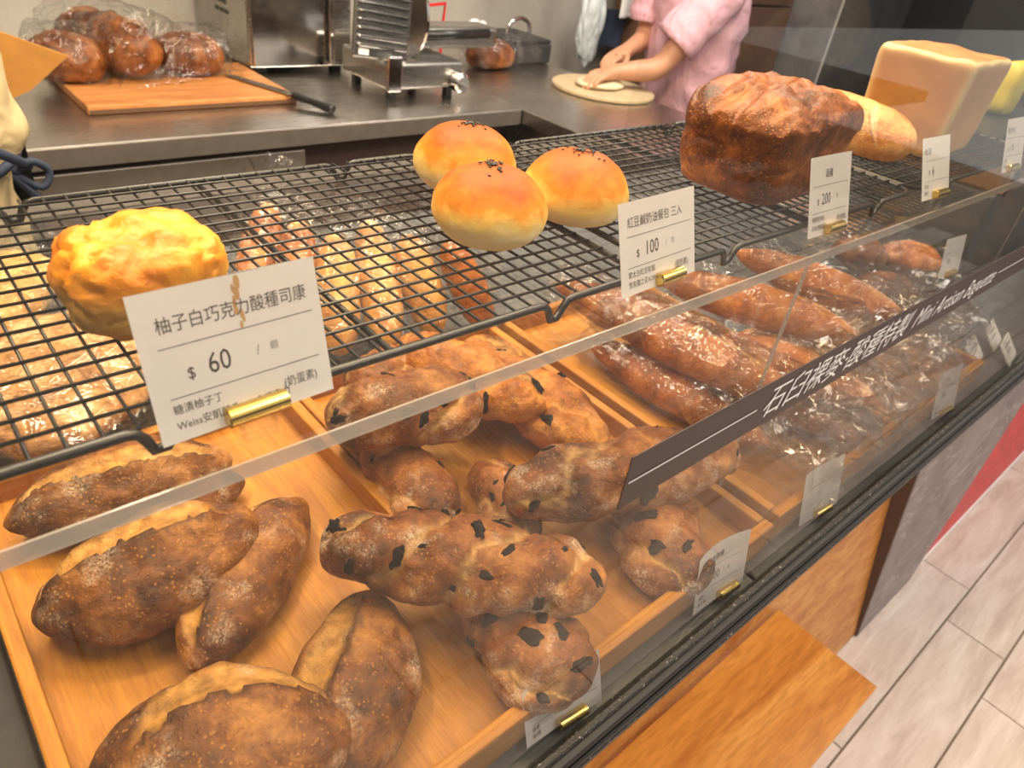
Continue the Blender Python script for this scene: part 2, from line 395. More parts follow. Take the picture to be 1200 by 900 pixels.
# ------------------------------------------------------------------ cooling racks
def rack(x0, x1, feet, label):
    y0, y1 = .2455, .4945
    t = thing('cooling_rack', label, 'cooling rack', ((x0 + x1) / 2, (y0 + y1) / 2, ZS), 0, 'black wire cooling racks on the glass shelf')
    cx, cy = (x0 + x1) / 2, (y0 + y1) / 2
    zt = ZR - ZS - .003; hx, hy, rc = (x1 - x0) / 2, (y1 - y0) / 2, .018
    def side(sgn):                        # front or back run with two drooping feet
        pts = []
        for f in (feet if sgn < 0 else feet[::-1]):
            d = 1 if sgn < 0 else -1; fx = f - cx
            for dx, dz in ((-.013, 0), (-.009, -.001), (-.006, -.005), (-.0035, -.0112), (.0015, -.0112), (.005, -.006), (.009, -.001), (.013, 0)):
                pts.append((fx + d * dx, sgn * hy, zt + dz))
        return pts
    path = [(-hx + rc, -hy, zt)] + side(-1) + [(hx - rc, -hy, zt), (hx - rc * .3, -hy + rc * .3, zt), (hx, -hy + rc, zt), (hx, hy - rc, zt), (hx - rc * .3, hy - rc * .3, zt), (hx - rc, hy, zt)] \
        + side(1) + [(-hx + rc, hy, zt), (-hx + rc * .3, hy - rc * .3, zt), (-hx, hy - rc, zt), (-hx, -hy + rc, zt), (-hx + rc * .3, -hy + rc * .3, zt)]
    obj('frame', tube(bmesh.new(), path, .0024, 8, closed=True), BLACKW, t, True)
    bm = bmesh.new(); n = round((x1 - x0) / .0125)
    for i in range(1, n):
        x = -hx + i * 2 * hx / n; tube(bm, [(x, -hy, zt + .0012), (x, hy, zt + .0012)], .0009, 6)
    tag(obj('cross_wires', bm, BLACKW, t, True), kind='stuff')
    bm = bmesh.new(); n = 19
    for i in range(1, n):
        y = -hy + i * 2 * hy / n; tube(bm, [(-hx, y, zt + .0026), (hx, y, zt + .0026)], .0009, 6)
    tag(obj('long_wires', bm, BLACKW, t, True), kind='stuff')
    tube(bm := bmesh.new(), [(0, -hy, zt - .001), (0, hy, zt - .001)], .0018, 6)
    obj('brace', bm, BLACKW, t, True)
rack(-.023, .360, (.0585, .280), 'black wire cooling rack under the scone and the buns')
rack(.382, .777, (.457, .697), 'black wire cooling rack under the dark tin loaf')
rack(.785, 1.18, (.865, 1.10), 'black wire cooling rack under the pale square loaf')

# ------------------------------------------------------------------ price tags
def price_tag(px, py, z, yaw, ln, w, h, label, lines, bend=0.0, holder_dx=0.0, stain=False, group='price tags with brass holders', hl=.026, foot=0.0):
    t = thing('price_tag', label, 'price tag', (px, py, z), yaw, group)
    def warp(bm, yo):
        for v in bm.verts:
            x, zz = v.co.x, v.co.z
            y = yo - bend * (2 * x / w) ** 2 * (.25 + .75 * zz / h)
            v.co = Vector((x, y * math.cos(ln) + zz * math.sin(ln), zz * math.cos(ln) - y * math.sin(ln)))
        return bm
    bm = bmesh.new(); g = bmesh.ops.create_grid(bm, x_segments=14, y_segments=6, size=.5)
    for v in bm.verts: v.co = Vector((v.co.x * w, 0, (v.co.y + .5) * h))
    ex = bmesh.ops.extrude_face_region(bm, geom=bm.faces[:])
    for v in [e for e in ex['geom'] if isinstance(e, bmesh.types.BMVert)]: v.co.y += .0006
    bmesh.ops.recalc_face_normals(bm, faces=bm.faces)
    card = obj('card', warp(bm, 0), CARD, t, False)
    bm = bmesh.new(); bm2 = bmesh.new()
    for L in lines:
        if L[0] == 'rule': quad(bm, -w / 2 + .09 * w, w / 2 - .06 * w, h * L[1], h * L[1] + .00035)
        else:
            _, s, size, fx, fz, ax, sx = L[:7]
            text_bm(bm2 if len(L) > 7 else bm, s, size, -w / 2 + fx * w, fz * h, ax, sx, 0, 0.0)
    bmesh.ops.subdivide_edges(bm, edges=[e for e in bm.edges if e.calc_length() > .004], cuts=8)
    obj('lettering', warp(bm, -.0002), INK, card)
    if bm2.verts: obj('lettering', warp(bm2, -.0002), INK2, card)
    else: bm2.free()
    if stain:
        bm = bmesh.new()
        for k in range(9):
            cx, cz, r = .001 + .004 * random.random(), h * (.66 + .32 * k / 9), .0008 + .0011 * random.random()
            bm.faces.new([bm.verts.new((cx + r * math.cos(a) * .7, 0, min(h * .99, cz + 1.8 * r * math.sin(a)))) for a in [q * PI / 4 for q in range(8)]])
        obj('stain', warp(bm, -.00016), STAIN, card)
    bm = bmesh.new()
    R = Matrix.Translation((holder_dx - hl / 2, -.0012, .0046)) @ Matrix.Rotation(PI / 2, 4, 'Y')
    lathe(bm, [(.0032, 0), (.0044, .0006), (.0044, hl - .0006), (.0032, hl)], 24, R)
    hd = obj('holder', bm, BRASS, t, False)
    if foot: bxo('holder_foot', holder_dx - .007, holder_dx + .007, -.004, .003, -foot, .0006, SHELFG, t)
    return t
def std(title, price, unit, s1, s2, diet, tsz=.0066, tx=.10):
    L = [('text', title, tsz, tx, .735, 'LEFT', .86), ('rule', .63), ('rule', .295)]
    L += [('text', '$', .0068, .20, .40, 'LEFT', .9), ('text', price, .0125, .31, .395, 'LEFT', .78), ('text', '/', .006, .58, .43, 'LEFT', .9, 1), ('text', unit, .0042, .66, .44, 'LEFT', .9, 1)]
    L += [('text', s1, .0044, .09, .195, 'LEFT', .9), ('text', s2, .0044, .09, .085, 'LEFT', .9), ('text', diet, .0052, .70, .14, 'LEFT', .84)]
    return L
price_tag(.0937, .2372, ZS + .010, .033, .253, .0753, .0612, 'white price tag reading 60 in front of the golden scone',
          std('柚子白巧克力酸種司康', '60', '顆', '糖漬柚子丁', 'Weiss安凱麗香34%白巧克力', '(奶蛋素)', .0072), 0, .001, True, hl=.027, foot=.0098)
price_tag(.3655, .2360, ZS + .010, .05, .33, .0800, .0570, 'white price tag reading 100 in front of the three round buns',
          std('紅豆鹹奶油餐包 三入', '100', '包', '蒙太古紅豆粒餡', '雪島鹽之花AOP發酵奶油', '(蛋奶素)', .0072), 0, .008, foot=.0098)
price_tag(.580, .2315, ZS + .010, -.015, .357, .0654, .0619, 'white price tag reading 200 in front of the dark tin loaf',
          std('酒種', '200', '條', '葡萄乾核桃', '日本酒種麵團', '(奶蛋素)', .0072, .38), .001, .006, foot=.0098)
price_tag(.800, .2300, ZS + .010, -.03, .39, .0634, .059, 'white price tag with sparse print below the pale square loaf',
          std('吐司', '6', '', '奶油', '麵粉', '', .0072, .06), -.002, .004, foot=.0098)
price_tag(1.035, .2330, ZS + .010, -.03, .36, .064, .060, 'white price tag on the shelf furthest from the scone',
          std('鮮奶吐司', '1.6', '條', '麵粉', '鮮奶', '', .0072, .08), .001, -.004, foot=.0098)
price_tag(.4542, .1505, ZD + .006, -.057, .29, .0699, .0588, 'curled white price tag on the deck before the dark fruit bread',
          std('石臼裸麥酸種', '100', '條', '裸麥', '無花果', '', .0066), .006, .012)
price_tag(.2640, .1500, ZD + .004, -.10, .50, .070, .046, 'curled white price tag leaning far back before the batard tray',
          std('石臼裸麥酸種', '95', '條', '裸麥', '酸種', '', .0060), .008, .006)
price_tag(.636, .1520, ZD + .006, -.08, .28, .070, .060, 'blank-looking price tag behind crumpled film bags of baguettes', [('rule', .63), ('rule', .295)], .002, .004)
price_tag(.9618, .1520, ZD + .008, -.10, .284, .060, .063, 'white price tag at the far tray of bagged baguettes',
          std('石臼裸麥', '80', '條', '裸麥', '酸種', '', .0066, .2), .001, .004)
price_tag(1.16, .27, 1.19, -.1, .25, .060, .058, 'small price tag held up against the dark slate past the lettering', [('rule', .6), ('text', '80', .01, .3, .35, 'LEFT', .8)], .001, .002)

# ------------------------------------------------------------------ wooden trays
def tray(x0, x1, y0, y1, label, th=.011, mat=None):
    t = thing('wooden_tray', label, 'tray', ((x0 + x1) / 2, (y0 + y1) / 2, ZD), 0, 'bamboo bread trays in the case')
    hx, hy = (x1 - x0) / 2, (y1 - y0) / 2; zt = ZT - ZD
    bxo('bottom_board', -hx + th, hx - th, -hy + th, hy - th, .0005, ZF - ZD, BAMBOO, t)
    bxo('front_rim', -hx, hx, -hy, -hy + th, .0005, zt, BAMBOO_X, t, .002)
    bxo('back_rim', -hx, hx, hy - th, hy, .0005, zt, BAMBOO_X, t, .002)
    bxo('side_rim', -hx, -hx + th, -hy + th + .0004, hy - th - .0004, .0005, zt, BAMBOO, t, .002)
    bxo('side_rim', hx - th, hx, -hy + th + .0004, hy - th - .0004, .0005, zt, BAMBOO, t, .002)
    return t
tray(-.022, .2665, .160, .588, 'bamboo tray holding the plain batards')
tray(.2685, .548, .160, .588, 'bamboo tray holding the dark fruit breads')
tray(.562, .838, .163, .588, 'bamboo tray under the crumpled film bags of baguettes')
tray(.842, 1.115, .163, .40, 'short bamboo tray before the slate past the baguettes')

# ------------------------------------------------------------------ breads
def loaf_mesh(L, W, H, seed=0, nx=100, nt=88, p=2.0, q=.62, bend=0.0, amp=.05, freq=1.0, slashes=(), twist=0.0, lobes=0, lob_amp=0.0, flat=.36, ends=(1, 1), seam=0.0, z0=0.0, ridge=0.0):
    sd = Vector((seed * 7.31, seed * 3.17, seed * 5.93)); vs = []; op = []; dk = []
    for i in range(nx + 1):
        u = -1 + 2 * i / nx; s = math.sin(u * PI / 2) if abs(u) < 1 else u
        s = .5 * s + .5 * u if p > 3 else s
        r = max(0.0, 1 - abs(s) ** p) ** q
        e = ends[0] if s < 0 else ends[1]; r *= 1 - (1 - e) * abs(s)
        for k in range(nt):
            t = 2 * PI * k / nt; ct, st = math.cos(t), math.sin(t)
            d = 0.0; o_ = 0.0; dd = 0.0
            P = Vector((s * L / 2, W / 2 * r * ct, H / 2 * r * st))
            n1 = noise.fractal(P * (22 * freq) + sd, .9, 2.1, 4)
            d += amp * W * n1
            if lobes:
                ph = lobes * t / 2 + twist * s + .7 * n1 + .8 * noise.noise(Vector((s * 2.5, seed, 4)))
                g = abs(math.sin(ph)) ** .7; d += lob_amp * W * (g - .6) + .05 * W * noise.noise(P * 60 + sd)
                if seam and g < .46: o_ = max(o_, seam * .85 * (1 - g / .46))
            if ridge:
                d += ridge * W * (1 - abs(noise.noise(P * 55 + sd)) * 2) * .5
            for (t0, k1, k2, sa, sb, w_, dep, ear) in slashes:
                tc = t0 + k1 * s + k2 * s * s + .10 * noise.noise(Vector((s * 9, seed * 1.7, 2)))
                f = sstep(sa, sa + .18, s) * (1 - sstep(sb - .18, sb, s))
                if f <= 0: continue
                dt = -((t - tc + PI) % (2 * PI) - PI); ww = w_ * (.35 + .65 * f)
                if 0 <= dt < ww:
                    z = dt / ww; d -= dep * W * f * math.sin(PI * min(1, z * 1.15 + .02)) ** .8
                    o_ = max(o_, f * (1 - sstep(.72, 1.0, z)) * (.75 + .5 * noise.noise(P * 90 + sd)))
                    if z < .22: dd = max(dd, (1 - z / .22) * f * .75)
                elif -ww * .55 < dt < 0:
                    d += ear * W * f * (1 + dt / (ww * .55)) ** 1.5
                    if dt > -ww * .12: dd = max(dd, .65 * f)
            nrm = Vector((s * .35, ct / W, st / H)).normalized()
            edge = min(1, r * 3)
            P = P + nrm * d * edge
            zf = -flat * H
            if P.z < zf: P.z = zf + (P.z - zf) * .12
            P.y += bend * (1 - s * s); P.z += -zf + z0
            vs.append(P); op.append(min(1, max(0, o_))); dk.append(min(1, max(0, dd)))
    fs = []
    for i in range(nx):
        for k in range(nt):
            a, b = i * nt + k, i * nt + (k + 1) % nt
            fs.append((a, b, b + nt, a + nt))
    me = bpy.data.meshes.new('loaf'); me.from_pydata(vs, [], fs); me.validate()
    for nm, arr in (('open', op), ('dark', dk)):
        at_ = me.attributes.new(nm, 'FLOAT', 'POINT'); at_.data.foreach_set('value', arr)
    bm = bmesh.new(); bm.from_mesh(me); bmesh.ops.remove_doubles(bm, verts=bm.verts, dist=1e-5); bmesh.ops.recalc_face_normals(bm, faces=bm.faces); bm.to_mesh(me); bm.free()
    return me
def lay(P0, P1, roll=0.0):
    d = P1 - P0
    return Matrix.Translation((P0 + P1) / 2) @ basis(d) @ Matrix.Rotation(roll, 4, 'X'), d.length
def bread(name, label, group, p0, p1, z0, W, H, mat, z1=None, roll=0.0, cat='bread', parent=None, chunks=0, **kw):
    """a loaf between two pixels; z0 and z1 are the heights of its underside at its two ends"""
    z1 = z0 if z1 is None else z1
    A = at(p0[0], p0[1], z0 + H * .42); B = at(p1[0], p1[1], z1 + H * .42)
    A.z, B.z = z0, z1
    M_, L = lay(A, B, roll)
    me = loaf_mesh(L, W, H, **kw); me.name = name
    o = link(name, me, mat, parent, True)
    if parent: o.matrix_world = M_
    else: o.matrix_world = M_; tag(o, label, cat, group)
    if chunks:
        rnd = random.Random(kw.get('seed', 0) + 50); cand = [v for v in me.vertices if v.co.z > H * .42 and abs(v.co.x) < L * .47]
        for c in range(chunks):
            v = rnd.choice(cand); s = W * rnd.uniform(.038, .088)
            bm = bmesh.new(); bmesh.ops.create_icosphere(bm, subdivisions=3, radius=1)
            for q in bm.verts:
                k = 1 + .6 * noise.noise(q.co * 1.5 + Vector((c * 1.7, seed_of(kw), 0)))
                q.co = Vector((q.co.x * s * k * 1.5, q.co.y * s * k * .8, q.co.z * s * .42 * k))
            ck = obj('fruit_piece', bm, CHOC, o, True)
            ck.matrix_local = Matrix.Translation(v.co - v.normal * s * .13) @ v.normal.to_track_quat('Z', 'X').to_matrix().to_4x4() @ Matrix.Rotation(rnd.uniform(0, 6), 4, 'Z')
    return o
def seed_of(kw): return kw.get('seed', 0)

GA = 'batards in the bamboo tray'; HB = .062
ear1 = (1.45, .15, -.25, -.88, .9, .62, .07, .05)
bread('batard', 'dark batard at the rear of its tray under the shelf edge', GA, (2, 612), (272, 532), ZF + .006, .085, .066, BATARD, seed=1, slashes=[(1.9, .2, -.2, -.9, .9, .6, .06, .05)], bend=.006)
bread('batard', 'batard half hidden below the rear batard beside the tray wall', GA, (120, 612), (287, 560), ZF, .060, .046, BATARD, seed=2, slashes=[(1.2, .2, -.2, -.9, .9, .6, .06, .05)])
bread('batard', 'batard with a torn dark ear, end resting on a slimmer batard', GA, (40, 722), (305, 600), ZF + .002, .098, .074, BATARD, z1=ZF + .016, seed=3, slashes=[(1.55, .12, -.1, -.95, .72, .95, .08, .075)], bend=-.004)
bread('batard', 'slim flour-dusted batard lying crosswise under another end', GA, (222, 782), (352, 580), ZF, .074, .056, BATARD, seed=4, slashes=[(1.25, -.2, .2, -.92, .85, .8, .07, .05)], bend=.006)
bread('batard', 'big batard at the tray front overlapping its neighbour', GA, (88, 945), (416, 842), ZF + .012, .108, .074, BATARD, z1=ZF + .02, seed=5, slashes=[(1.30, -.25, .1, -.6, .9, .8, .05, .05)], bend=.004)
bread('batard', 'pointed batard at the tray front, tip aimed at the shelf', GA, (352, 965), (436, 690), ZF, .086, .066, BATARD, seed=6, slashes=[(1.35, .2, -.3, -.9, .9, .85, .06, .05)], bend=-.008)

GB = 'dark fruit breads in the bamboo tray'
tw = dict(lobes=2, lob_amp=.13, seam=.95, amp=.05, q=.52, p=3.0, ridge=.02)
bread('fruit_bread', 'plump fruit bread at the rear beside the shelf edge and price tag', GB, (382, 492), (562, 462), ZF + .045, .082, .066, FIGB, seed=11, chunks=8, twist=1.5, **{**tw, 'lob_amp': .10})
bread('fruit_bread', 'fruit bread end peeking out behind the plump rear one', GB, (405, 448), (486, 430), ZF + .028, .060, .050, FIGB, seed=12, twist=1, **tw)
bread('fruit_bread', 'flour-dusted fruit bread lying along the tray seam', GB, (437, 510), (522, 614), ZF, .066, .052, FIGB, seed=13, chunks=5, twist=1.2, **{**tw, 'lob_amp': .10})
bread('fruit_bread', 'orange toasted fruit bread at the rear, crossed over another', GB, (466, 402), (640, 478), ZF + .030, .072, .058, FIGB2, seed=14, chunks=7, twist=2.4, **tw)
bread('fruit_bread', 'orange toasted fruit bread at the rear leaning toward the film bags', GB, (548, 398), (706, 528), ZF + .012, .074, .060, FIGB2, seed=15, chunks=8, twist=2.2, **tw)
bread('fruit_bread', 'long fruit bread whose end passes behind the lettering strip', GB, (592, 578), (866, 524), ZF + .034, .074, .058, FIGB, seed=16, chunks=9, twist=3.6, z1=ZF + .050, **tw)
bread('fruit_bread', 'longest twisted fruit bread laid across two others at the front', GB, (376, 628), (712, 682), ZF + .046, .068, .058, FIGB, seed=17, chunks=18, twist=6.0, **tw)
bread('fruit_bread', 'fruit bread stub with charred tip behind the long twisted one', GB, (572, 540), (612, 640), ZF, .052, .044, FIGB, seed=18, chunks=5, twist=2.0, **tw)
bread('fruit_bread', 'fruit bread pointing at the curled tag near the tray corner', GB, (748, 562), (800, 692), ZF + .002, .080, .054, FIGB, seed=19, chunks=6, twist=1.4, **{**tw, 'lob_amp': .14})
bread('fruit_bread', 'fruit bread under the long twisted one, end over the tray rim', GB, (575, 690), (672, 820), ZF + .004, .080, .054, FIGB, seed=20, chunks=10, twist=1.3, z1=ZF + .008, **{**tw, 'lob_amp': .12})

def film_bag(name, label, group, P0, P1, W, H, seed, parent=None, n=30, m=26, tail=.22, amp=.16):
    """crumpled clear film around a loaf; the far end flares out as the loose mouth of the bag"""
    M_, L = lay(P0, P1); Mi = M_.inverted(); bm = bmesh.new(); rings = []; sd = Vector((seed * 4.1, seed * 2.3, seed))
    for i in range(n + 1):
        s = i / n; x = -L * .54 + L * (1.08 + tail) * s
        body = min(1, (s * (1.08 + tail)) / .10) ** .5
        k = s * (1.08 + tail)
        neck = 1.0 - .75 * sstep(1.02, 1.12, k) if tail else 1 - sstep(.98, 1.08, k) * .96
        if tail and k > 1.12: neck = .25 + (k - 1.12) / max(tail - .04, .01) * .9
        ring = []
        for j in range(m):
            t = 2 * PI * j / m; ct, st = math.cos(t), math.sin(t)
            v = Vector((x, W * .56 * body * neck * ct, H * .54 * body * neck * st))
            nn = noise.noise(v * 38 + sd); n2 = 1 - 2 * abs(noise.noise(v * 26 - sd))
            g = 1 + amp * (nn * .7 + n2 * .45) + (.25 * noise.noise(v * 60 + sd) if k > 1.05 else 0)
            v.y *= g; v.z *= g; v.x += .006 * nn
            v.z = max(v.z, -H * .42) + H * .42
            wv = M_ @ v
            if wv.y < .150: wv.y = .150 + .004 * abs(nn); v = Mi @ wv
            ring.append(bm.verts.new(v))
        rings.append(ring)
    for a, b in zip(rings, rings[1:]):
        for j in range(m): 
            q = (a[j], a[(j + 1) % m], b[(j + 1) % m], b[j])
            if (j + seed) % 2: bm.faces.new((q[0], q[1], q[2])); bm.faces.new((q[0], q[2], q[3]))
            else: bm.faces.new((q[0], q[1], q[3])); bm.faces.new((q[1], q[2], q[3]))
    o = obj(name, bm, FILM, parent, False); o.matrix_world = M_
    return o
def bagged(name, label, group, p0, p1, z0, W, H, mat, z1=None, seed=0, tail=.22, flip=False, cat='bread', **kw):
    z1 = z0 if z1 is None else z1
    A = at(p0[0], p0[1], z0 + H * .42); B = at(p1[0], p1[1], z1 + H * .42); A.z, B.z = z0, z1
    o = bread(name, label, group, p0, p1, z0 + .004, W, H, mat, z1=z1 + .004, seed=seed, cat=cat, nx=60, nt=44, **kw)
    bpy.context.view_layer.update()
    b = film_bag('film_bag', None, None, B if flip else A, A if flip else B, W * 1.14, H * 1.08, seed, None, tail=tail)
    mw = b.matrix_world.copy(); b.parent = o; b.matrix_parent_inverse = o.matrix_world.inverted(); b.matrix_world = mw
    return o
GC = 'film-bagged baguettes in the tray'
bg = dict(p=2.0, q=.68, amp=.03)
sl3 = [(1.35, .5, 0, -.85, -.1, .45, .03, .02), (1.35, .5, 0, -.15, .8, .45, .03, .02)]
bagged('baguette', 'bagged baguette with bare orange end above the lettering strip', GC, (770, 322), (1004, 388), ZF + .070, .072, .054, BAG_B, seed=31, slashes=sl3, tail=.25, **bg)
bagged('baguette', 'bagged baguette furthest back, tip touching the lettering strip', GC, (862, 292), (1068, 374), ZF + .060, .074, .054, BAG_B, seed=32, slashes=sl3, tail=.2, **bg)
bagged('baguette', 'bagged baguette under the glass support seam above the strip', GC, (706, 358), (940, 470), ZF + .045, .072, .054, RUSTIC2, seed=33, slashes=sl3, tail=.2, **bg)
bagged('baguette', 'bagged baguette whose rounded tip shows just below the strip', GC, (840, 392), (1032, 472), ZF + .040, .070, .052, BAG_B, seed=34, slashes=sl3, tail=.30, **bg)
bagged('baguette', 'bagged baguette lowest in the heap beside the fruit breads', GC, (690, 395), (905, 520), ZF + .004, .066, .048, RUSTIC2, seed=35, slashes=sl3, tail=.35, **bg)
bagged('baguette', 'bagged baguette lying under the pile near the short tray', GC, (800, 400), (1010, 515), ZF + .002, .066, .048, RUSTIC2, seed=36, slashes=sl3, tail=.30, **bg)
bagged('baguette', 'bagged baguette at the rear of the heap under the tag reading 100', GC, (650, 330), (830, 408), ZF + .050, .066, .050, RUSTIC2, seed=37, slashes=sl3, tail=.15, **bg)
# empty crumpled bag mouths heaped towards the tray front
for k, (a, b, z, W_, H_, lb) in enumerate((((850, 540), (950, 478), ZF + .012, .13, .060, 'loose crumpled film lying over the tray front by the blank tag'),
                                         ((940, 488), (1040, 425), ZF + .02, .13, .075, 'loose crumpled film heaped below the baguette lettering'),
                                         ((1010, 420), (1100, 370), ZF + .02, .11, .065, 'loose crumpled film behind the lettering near the short tray'))):
    A, B = at(*a, z), at(*b, z)
    o = film_bag('film_wrap', None, None, A, B, W_, H_, 60 + k, None, 34, 34, .12, .60); o.data.materials[0] = FILM2
    tag(o, lb, 'film', 'loose clear film wraps')
GD = 'bagged rolls on the slate'
bagged('bread_roll', 'bagged glossy roll on the slate, nearest the dark slate wall', GD, (1030, 290), (1108, 312), ZD + .02, .09, .06, BAG_B, seed=41, tail=.1, cat='bread roll', **bg)
bagged('bread_roll', 'bagged glossy roll below the tag reading 200', GD, (975, 288), (1042, 300), ZD + .02, .085, .06, RUSTIC, seed=42, tail=.1, cat='bread roll', **bg)
bagged('bread_roll', 'bagged dim roll between the tag reading 200 and the support', GD, (1000, 330), (1080, 345), ZD + .01, .08, .055, RUSTIC, seed=43, tail=.1, cat='bread roll', **bg)
GE = 'pale finger rolls in film under the rack'
for k, (a, b, zb, lb, mt) in enumerate((((285, 395), (318, 232), .0, 'brown finger roll seen through the rack beside the scone', BAG_B),
                                    ((345, 408), (352, 250), .0, 'second finger roll from the scone, seen through the rack', BAG_B),
                                    ((398, 405), (392, 262), .0, 'third finger roll from the scone, seen through the rack', PALE),
                                    ((455, 398), (430, 250), .0, 'fourth finger roll from the scone, seen through the rack', PALE),
                                    ((505, 380), (468, 262), .0, 'pale finger roll under the rack below the front bun', PALE),
                                    ((560, 372), (512, 270), .0, 'finger roll under the rack nearest the toasted fruit breads', BAG_B))):
    bagged('finger_roll', lb, GE, a, b, ZD + .012, .052, .046, mt, z1=ZD + .115, seed=70 + k, tail=.22, cat='bread roll', p=2.6, q=.5, amp=.03)
bagged('rustic_loaf', 'broad floury loaf in film under the rack beside the scone', None, (-40, 520), (160, 372), ZD + .02, .17, .060, CIAB, z1=ZD + .03, seed=80, tail=.05, p=4, q=.5, amp=.04)
bagged('rustic_loaf', 'small bagged loaf behind the broad floury loaf', None, (-80, 420), (40, 300), ZD + .03, .10, .060, PALE, seed=81, tail=.05, p=3, q=.5, amp=.04)

# scone
def blob(name, seed, f, mat, parent=None, sub=5):
    bm = bmesh.new(); bmesh.ops.create_icosphere(bm, subdivisions=sub, radius=1)
    for v in bm.verts: v.co = f(v.co.copy(), seed)
    return obj(name, bm, mat, parent, True)
def scone_mat():
    m = N('scone_crust'); co = m.co(); n = m.noise(co, 28, 6, .6, .5); f = m.noise(co, 130, 4)
    top = m.ramp(n, [(.30, (.54, .14, .005)), (.48, (.70, .25, .010)), (.66, (.78, .40, .040))])
    side = m.ramp(n, [(.3, (.30, .14, .025)), (.6, (.48, .29, .075))])
    tc = m.new('ShaderNodeTexCoord'); sp = m.new('ShaderNodeSeparateXYZ'); m.lk(tc.outputs['Object'], sp.inputs[0])
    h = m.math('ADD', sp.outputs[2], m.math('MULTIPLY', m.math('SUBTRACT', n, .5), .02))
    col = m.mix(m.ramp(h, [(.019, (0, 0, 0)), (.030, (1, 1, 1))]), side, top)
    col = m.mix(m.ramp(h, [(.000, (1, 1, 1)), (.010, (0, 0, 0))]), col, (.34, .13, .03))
    m.base(col); m.set(Roughness=.5); m.bump(m.math('ADD', n, m.math('MULTIPLY', f, .5)), .6, .004); return m.m
def scone_f(p, sd):
    r = (abs(p.x) ** 3 + abs(p.y) ** 3 + abs(p.z) ** 3) ** (1 / 3); q = p / r
    k = 1 + .10 * noise.fractal(q * 1.4 + Vector((sd, 0, 0)), 1, 2, 4)
    cr = abs(noise.noise(q * 1.9 + Vector((3, sd, 1)))); k -= .10 * (1 - sstep(0, .10, cr)) * (1 if q.z > -.5 else 0)
    z = q.z * (1 + .20 * noise.noise(q * 3.1)) * k
    return Vector((q.x * .033 * k * (1.05 + .08 * q.z), q.y * .028 * k * (1.0 + .1 * q.z), max(z, -.92) * .0235 + .0216))
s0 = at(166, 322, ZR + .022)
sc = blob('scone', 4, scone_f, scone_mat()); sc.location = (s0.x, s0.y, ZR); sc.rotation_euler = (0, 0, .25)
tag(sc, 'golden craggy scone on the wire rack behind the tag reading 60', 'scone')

# round buns
def bun_mat():
    m = N('milk_bun_crust'); co = m.co(); n = m.noise(co, 38, 5, .6, .3); f = m.noise(co, 260, 3)
    tc = m.new('ShaderNodeTexCoord'); sp = m.new('ShaderNodeSeparateXYZ'); m.lk(tc.outputs['Object'], sp.inputs[0])
    h = m.math('ADD', sp.outputs[2], m.math('MULTIPLY', m.math('SUBTRACT', n, .5), .032))
    col = m.ramp(m.math('MULTIPLY', h, 16.0), [(.18, (.80, .66, .36)), (.34, (.80, .52, .13)), (.47, (.62, .225, .016)), (.66, (.38, .085, .004)), (.92, (.19, .032, .002))])
    m.base(col); m.set(Roughness=.56, IOR=1.35); m.bump(m.math('ADD', n, m.math('MULTIPLY', f, .5)), .3, .002); return m.m
BUNM = bun_mat(); SEED = plain('black_sesame', (.010, .010, .011), .35)
def bun_f(p, sd):
    k = 1 + .03 * noise.fractal(p * 1.3 + Vector((sd * 3, 0, 0)), 1, 2, 3)
    z = p.z * (.78 if p.z > 0 else .62)
    return Vector((p.x * .0385 * k, p.y * .0375 * k, max(z, -.50) * .0375 * k + .0188))
for i, (u, v, lb, sdx) in enumerate(((545, 190, 'round golden bun behind the two others', (.004, .010)), (573, 244, 'round golden bun in front, its pale side showing', (.003, .007)), (674, 223, 'round golden bun beside the tag reading 100', (.004, .004)))):
    c_ = at(u, v, ZR + .02)
    o = blob('milk_bun', i + 2, bun_f, BUNM); o.location = (c_.x, c_.y, ZR + .0005); o.rotation_euler = (0, 0, i * 1.3)
    tag(o, lb, 'bun', 'round buns with black sesame')
    bm = bmesh.new(); rnd = random.Random(i)
    for k in range(46):
        a, r = rnd.uniform(0, 6.28), abs(rnd.gauss(0, .0052))
        x, y = r * math.cos(a) * 1.2, r * math.sin(a); z = .0188 + .0375 * .78 * math.sqrt(max(0, 1 - (x * x + y * y) / .0385 ** 2)) + .0002
        Mx = Matrix.Translation((x, y, z)) @ Matrix.Rotation(rnd.uniform(0, 3), 4, 'Z') @ Matrix.Diagonal((.0014, .0008, .0006, 1))
        bmesh.ops.create_icosphere(bm, subdivisions=1, radius=1, matrix=Mx)
    s_ = tag(obj('sesame_seeds', bm, SEED, o, True), kind='stuff')
    s_.location = (0, 0, .0004)

# tin loaf, roll and square loaf
def tin_f(p, sd):
    r = (abs(p.x) ** 5 + abs(p.y) ** 5 + abs(p.z) ** 5) ** .2; q = p / r
    wx, wy = .088, .058
    k = 1 + .05 * noise.fractal(q * 1.5 + Vector((sd, 1, 0)), 1, 2, 4)
    z = q.z; top = 0
    if z > 0:
        top = .17 * math.cos(q.x * 2.0) + .14 * abs(math.sin(q.x * 3.6 + .6)) * (1 - .4 * abs(q.y)) + .16 * noise.fractal(q * 2.1 + Vector((5, sd, 2)), 1, 2, 4)
        fold = abs(noise.noise(Vector((q.x * 1.5 + q.y * 1.3, q.y * 1.2, sd)))); top -= .13 * (1 - sstep(0, .09, fold))
    fl = 1 + .10 * sstep(.1, .8, z) - .05 * sstep(-.2, -1, z)
    return Vector((q.x * wx * fl * k, q.y * wy * fl * k, (z * (1 + top * (1 if z > .3 else z / .3 if z > 0 else 0)) + 1) * .046))
